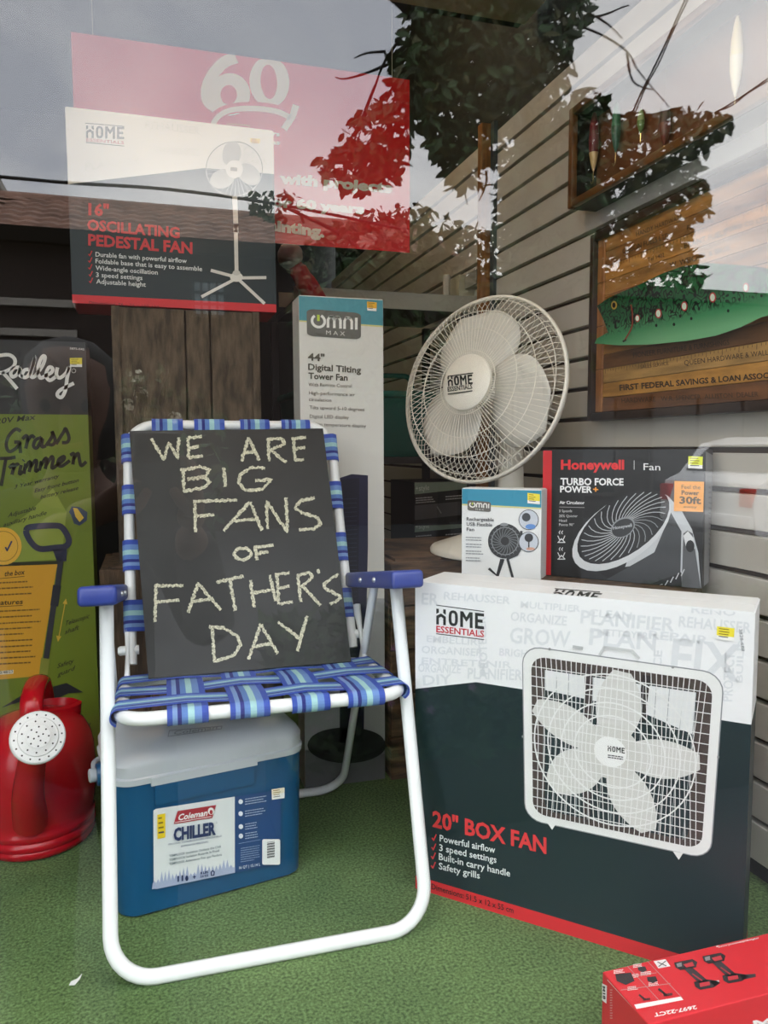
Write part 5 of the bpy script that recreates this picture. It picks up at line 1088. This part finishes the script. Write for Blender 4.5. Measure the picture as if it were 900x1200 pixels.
# red gift stocking with white cuff hanging behind the tower fan carton
p = ony(352, 320, 2.19); t = thing('plush_stick', 'red plush stick with white pompom poking up behind the tower fan carton', 'plush ornament', ony(366, 352, 2.19))
e0, e1 = ony(340, 300, 2.19), ony(375, 362, 2.19); m = MB(); m.tube(catmull([e1+Vector((.05, 0, -.6)), e1+Vector((.01, 0, -.1)), e1, e0.lerp(e1, .4), e0.lerp(e1, .15)], 5), [.02]*10+[.03]*5+[.026]*3+[.02]*3, 12); m.build('stem', pm('plush_red', '8a1420', .9), t, 60)
m = MB(); bm = bmesh.new(); bmesh.ops.create_icosphere(bm, subdivisions=3, radius=.036)
for v in bm.verts: v.co *= 1+random.uniform(-.06, .06)
m.frombm(bm, 0, Matrix.Translation(e0)); m.build('pompom', pm('plush_white', 'a8a49c', .95), t, 60)
# scrap of white paper on the turf
sp = onz(88, 1153, .0); m = MB(); q = [sp+Vector(v) for v in ((-.008, -.003, .0015), (.0, -.006, .002), (.007, .003, .004), (.009, .011, .006), (.003, .006, .003), (-.006, .004, .0015))]
m.add(q+[v+Vector((0, 0, .001)) for v in q], [tuple(range(6))[::-1], tuple(range(6, 12))]+[(i, (i+1) % 6, 6+(i+1) % 6, 6+i) for i in range(6)])
tag(m.build('paper_scrap', pm('scrap_white', 'e6e8e4', .8), None, None, sp), 'tiny curled scrap of white paper on the turf beside the chair leg', 'paper scrap')
#@@SECTION6
# ------------------------------------------------------------------ hedge planter by the kerb, dark in the mirror image
pc = Vector((1.35, -1.45, -.6))
t = thing('hedge_planter', 'low dark hedge with purple flowers mirrored in the box fan carton', 'planter', pc)
m = MB(); m.box((1.55, -1.45, -.46), (2.3, .42, .28), bev=.01); m.build('trough', pm('trough_dark', '2a2623', .8), t)
m = MB(); m.recalc = False
def bush_leaves(mb, c0, c1, count, size):
    for _ in range(count):
        c = Vector(random.uniform(a, b) for a, b in zip(c0, c1)); L = size*random.uniform(.7, 1.3)
        d = Vector((random.uniform(-1, 1), random.uniform(-1, 1), random.uniform(-.6, 1))).normalized(); s_ = d.orthogonal().normalized()*L*.28
        mb.add([c, c+d*L*.4+s_, c+d*L, c+d*L*.4-s_], [(0, 1, 2, 3)], random.choice((0, 0, 1)))
bush_leaves(m, (.4, -1.68, -.34), (2.7, -1.22, .16), 6500, .075); m.build('foliage', leaf_m, t)
m = MB(); m.recalc = False
for _ in range(26):
    c = Vector((random.uniform(.5, 1.5), random.uniform(-1.26, -1.18), random.uniform(-.15, .15)))
    for k in range(5):
        a = 2*math.pi*k/5; m.add([c, c+Vector((.011*math.cos(a-.5), .005, .011*math.sin(a-.5))), c+Vector((.017*math.cos(a), .006, .017*math.sin(a))), c+Vector((.011*math.cos(a+.5), .005, .011*math.sin(a+.5)))], [(0, 1, 2, 3)])
m.build('blossom', pm('blossom_purple', '8a5a8c', .7), t)
# ------------------------------------------------------------------ the photographer, mirrored dimly in the glass
def skin(name, verts, edges, radii, mtl, parent, lvl=2, root=0):
    me = bpy.data.meshes.new(name); off = ORG[parent.name]
    me.from_pydata([Vector(v)-off for v in verts], edges, []); o = bpy.data.objects.new(name, me); C.objects.link(o)
    o.modifiers.new('skin', 'SKIN'); sv = me.skin_vertices[0].data if me.skin_vertices else None
    if sv is None:
        bm = bmesh.new(); bm.from_mesh(me); bm.verts.layers.skin.verify(); bm.to_mesh(me); bm.free(); sv = me.skin_vertices[0].data
    for i, r_ in enumerate(radii): sv[i].radius = (r_, r_) if not isinstance(r_, tuple) else r_; sv[i].use_root = (i == root)
    s_ = o.modifiers.new('smooth', 'SUBSURF'); s_.levels = lvl; s_.render_levels = lvl
    dg = bpy.context.evaluated_depsgraph_get(); m2 = bpy.data.meshes.new_from_object(o.evaluated_get(dg)); o.modifiers.clear(); o.data = m2
    m2.materials.clear(); m2.materials.append(mtl); m2.polygons.foreach_set('use_smooth', [True]*len(m2.polygons)); o.parent = parent; ORG[o.name] = off; return o
px0 = Vector((-.135, -.34, -.6)); P = lambda x, y, z: px0+Vector((x, y, z))
t = thing('person', 'person in dark shirt and blue trousers holding up a phone, mirrored beside the chalkboard', 'person', px0)
skin_m = pm('skin', '6f5040', .6)
pv = [P(0, 0, .84), P(0, 0, 1.0), P(0, .0, 1.16), P(0, 0, 1.27), P(0, .015, 1.34), P(0, .035, 1.40),         # pelvis .. head base
      P(-.16, .0, 1.245), P(-.23, .06, 1.03), P(.015, .30, 1.29), P(.16, .0, 1.245), P(.24, .07, 1.03), P(.195, .30, 1.27),
      P(-.09, 0, .8), P(-.10, .02, .45), P(-.10, -.03, .07), P(-.11, .12, .03), P(.09, 0, .8), P(.10, .02, .45), P(.10, -.03, .07), P(.11, .12, .03)]
pe = [(0, 1), (1, 2), (2, 3), (3, 4), (4, 5), (3, 6), (6, 7), (7, 8), (3, 9), (9, 10), (10, 11), (0, 12), (12, 13), (13, 14), (14, 15), (0, 16), (16, 17), (17, 18), (18, 19)]
pr = [(.145, .1), (.125, .085), (.15, .095), (.11, .075), .048, .05, .055, .042, .028, .055, .042, .028, .085, .055, .038, .035, .085, .055, .038, .035]
hd0 = P(0, .05, 1.47)
body = skin('body', pv, pe, pr, skin_m, t)
M = Matrix.Translation(hd0) @ Matrix.Rotation(R(-6), 4, 'X')
m = MB(); m.lathe([(.02, -.115), (.042, -.108), (.056, -.085), (.066, -.05), (.074, 0), (.076, .04), (.068, .08), (.045, .108), (.015, .12)], 24, 0, M @ Matrix.Diagonal((1, 1.2, 1, 1)))
m.tube([M @ Vector((0, .082, .012)), M @ Vector((0, .098, -.02)), M @ Vector((0, .088, -.034))], [.007, .013, .009], 8)
for s in (-1, 1): m.lathe([(.004, -.006), (.024, -.004), (.022, .004), (.006, .006)], 12, 0, M @ Matrix.Translation((s*.078, -.005, -.005)) @ Matrix.Rotation(R(90), 4, 'Y') @ Matrix.Diagonal((1.2, .75, 1, 1)))
m.build('head', skin_m, t, 60)
m = MB()
for s in (-1, 1): m.lathe([(.001, -.002), (.011, .0), (.012, .003), (.004, .006)], 12, 0, M @ Matrix.Translation((s*.03, .078, .012)) @ Matrix.Rotation(R(-90), 4, 'X'))
m.build('eye', pm('eye_dark', '2a2018', .3), t, 60)
m = MB(); m.tube([M @ Vector((-.024, .076, -.058)), M @ Vector((0, .084, -.06)), M @ Vector((.024, .076, -.058))], .006, 8); m.build('mouth', pm('lips', '8d4f46', .5), t, 60)
m = MB(); m.lathe([(.07, -.09), (.084, -.05), (.086, 0), (.085, .05), (.074, .095), (.045, .122), (.01, .132)], 24, 0, M @ Matrix.Translation((0, -.022, .0)) @ Matrix.Diagonal((1, 1.1, 1, 1))); m.build('hair', mat('dark_hair', hx('1c1511'), .6, vary=.4, vscale=40), t, 60)
shirt_m = pm('shirt_dark', '17181c', .9); jean = pm('trouser_blue', '262d42', .85)
sv_ = [P(0, 0, .86), P(0, 0, 1.0), P(0, 0, 1.16), P(0, 0, 1.28), P(-.165, 0, 1.245), P(-.235, .06, 1.03), P(0, .275, 1.275), P(.165, 0, 1.245), P(.245, .07, 1.03), P(.203, .28, 1.255)]
skin('shirt', sv_, [(0, 1), (1, 2), (2, 3), (3, 4), (4, 5), (5, 6), (3, 7), (7, 8), (8, 9)], [(.165, .12), (.14, .1), (.165, .11), (.115, .085), .068, .056, .038, .068, .056, .038], shirt_m, t)
tv = [P(0, 0, .88), P(-.09, 0, .78), P(-.10, .02, .45), P(-.10, -.03, .1), P(.09, 0, .78), P(.10, .02, .45), P(.10, -.03, .1)]
skin('trousers', tv, [(0, 1), (1, 2), (2, 3), (0, 4), (4, 5), (5, 6)], [(.155, .112), .1, .072, .06, .1, .072, .06], jean, t)
for s in (-1, 1): MB().box(P(s*.105, .05, .045), (.095, .27, .088), bev=.03, seg=3).build('shoe', pm('shoe_black', '161616', .5), t, 60)
# the phone, its lens just behind the camera, and the two hands round it
PB = Matrix(((RIGHT.x, -DOWN.x, -_f.x, 0), (RIGHT.y, -DOWN.y, -_f.y, 0), (RIGHT.z, -DOWN.z, -_f.z, 0), (0, 0, 0, 1)))
PO = EYE+RIGHT*.018-DOWN*-.055-_f*.012
ph = thing('phone', 'black phone held up in both hands, mirrored beside the chalkboard', 'phone', PO)
PM = Matrix.Translation(PO) @ PB
MB().box((0, 0, 0), (.074, .155, .008), 0, PM, bev=.0035, seg=2).build('phone_case', pm('phone_black', '111214', .25), ph, 40)
MB().box((0, 0, -.0046), (.068, .146, .001), 0, PM).build('screen', pm('screen_dark', '0a0c10', .1), ph)
m = MB()
for q in ((-.018, .055), (.002, .062), (.002, .042)): m.lathe([(.007, .004), (.0068, .006), (.003, .0062)], 16, 0, PM @ Matrix.Translation((*q, 0)))
m.build('lens', pm('lens_glass', '1a1d24', .05), ph, 40)
for s in (-1, 1):                          # palm, four bent fingers, thumb
    wr = pv[8] if s < 0 else pv[11]
    L = lambda x, y, z: PM @ Vector((x, y, z))
    palm = L(s*.052, -.03, -.022); hv = [wr, palm.lerp(wr, .45), palm]; he = [(0, 1), (1, 2)]; hr = [.024, .026, .027]
    for k in range(4):
        y = .03-.021*k; ln = (.9, 1, .95, .78)[k]; b = len(hv)
        hv += [L(s*.056, y-.012, -.012), L(s*.053, y, .004*ln), L(s*(.036), y+.003, .0105), L(s*(.036-.02*ln), y+.006, .0105)]
        he += [(2, b), (b, b+1), (b+1, b+2), (b+2, b+3)]; hr += [.010, .009, .0085, .0065]
    b = len(hv); hv += [L(s*.045, -.045, -.018), L(s*.03, -.028, -.019), L(s*.018, -.008, -.0165)]; he += [(2, b), (b, b+1), (b+1, b+2)]; hr += [.012, .010, .008]
    skin('hand', hv, he, hr, skin_m, t, 2)
#@@END
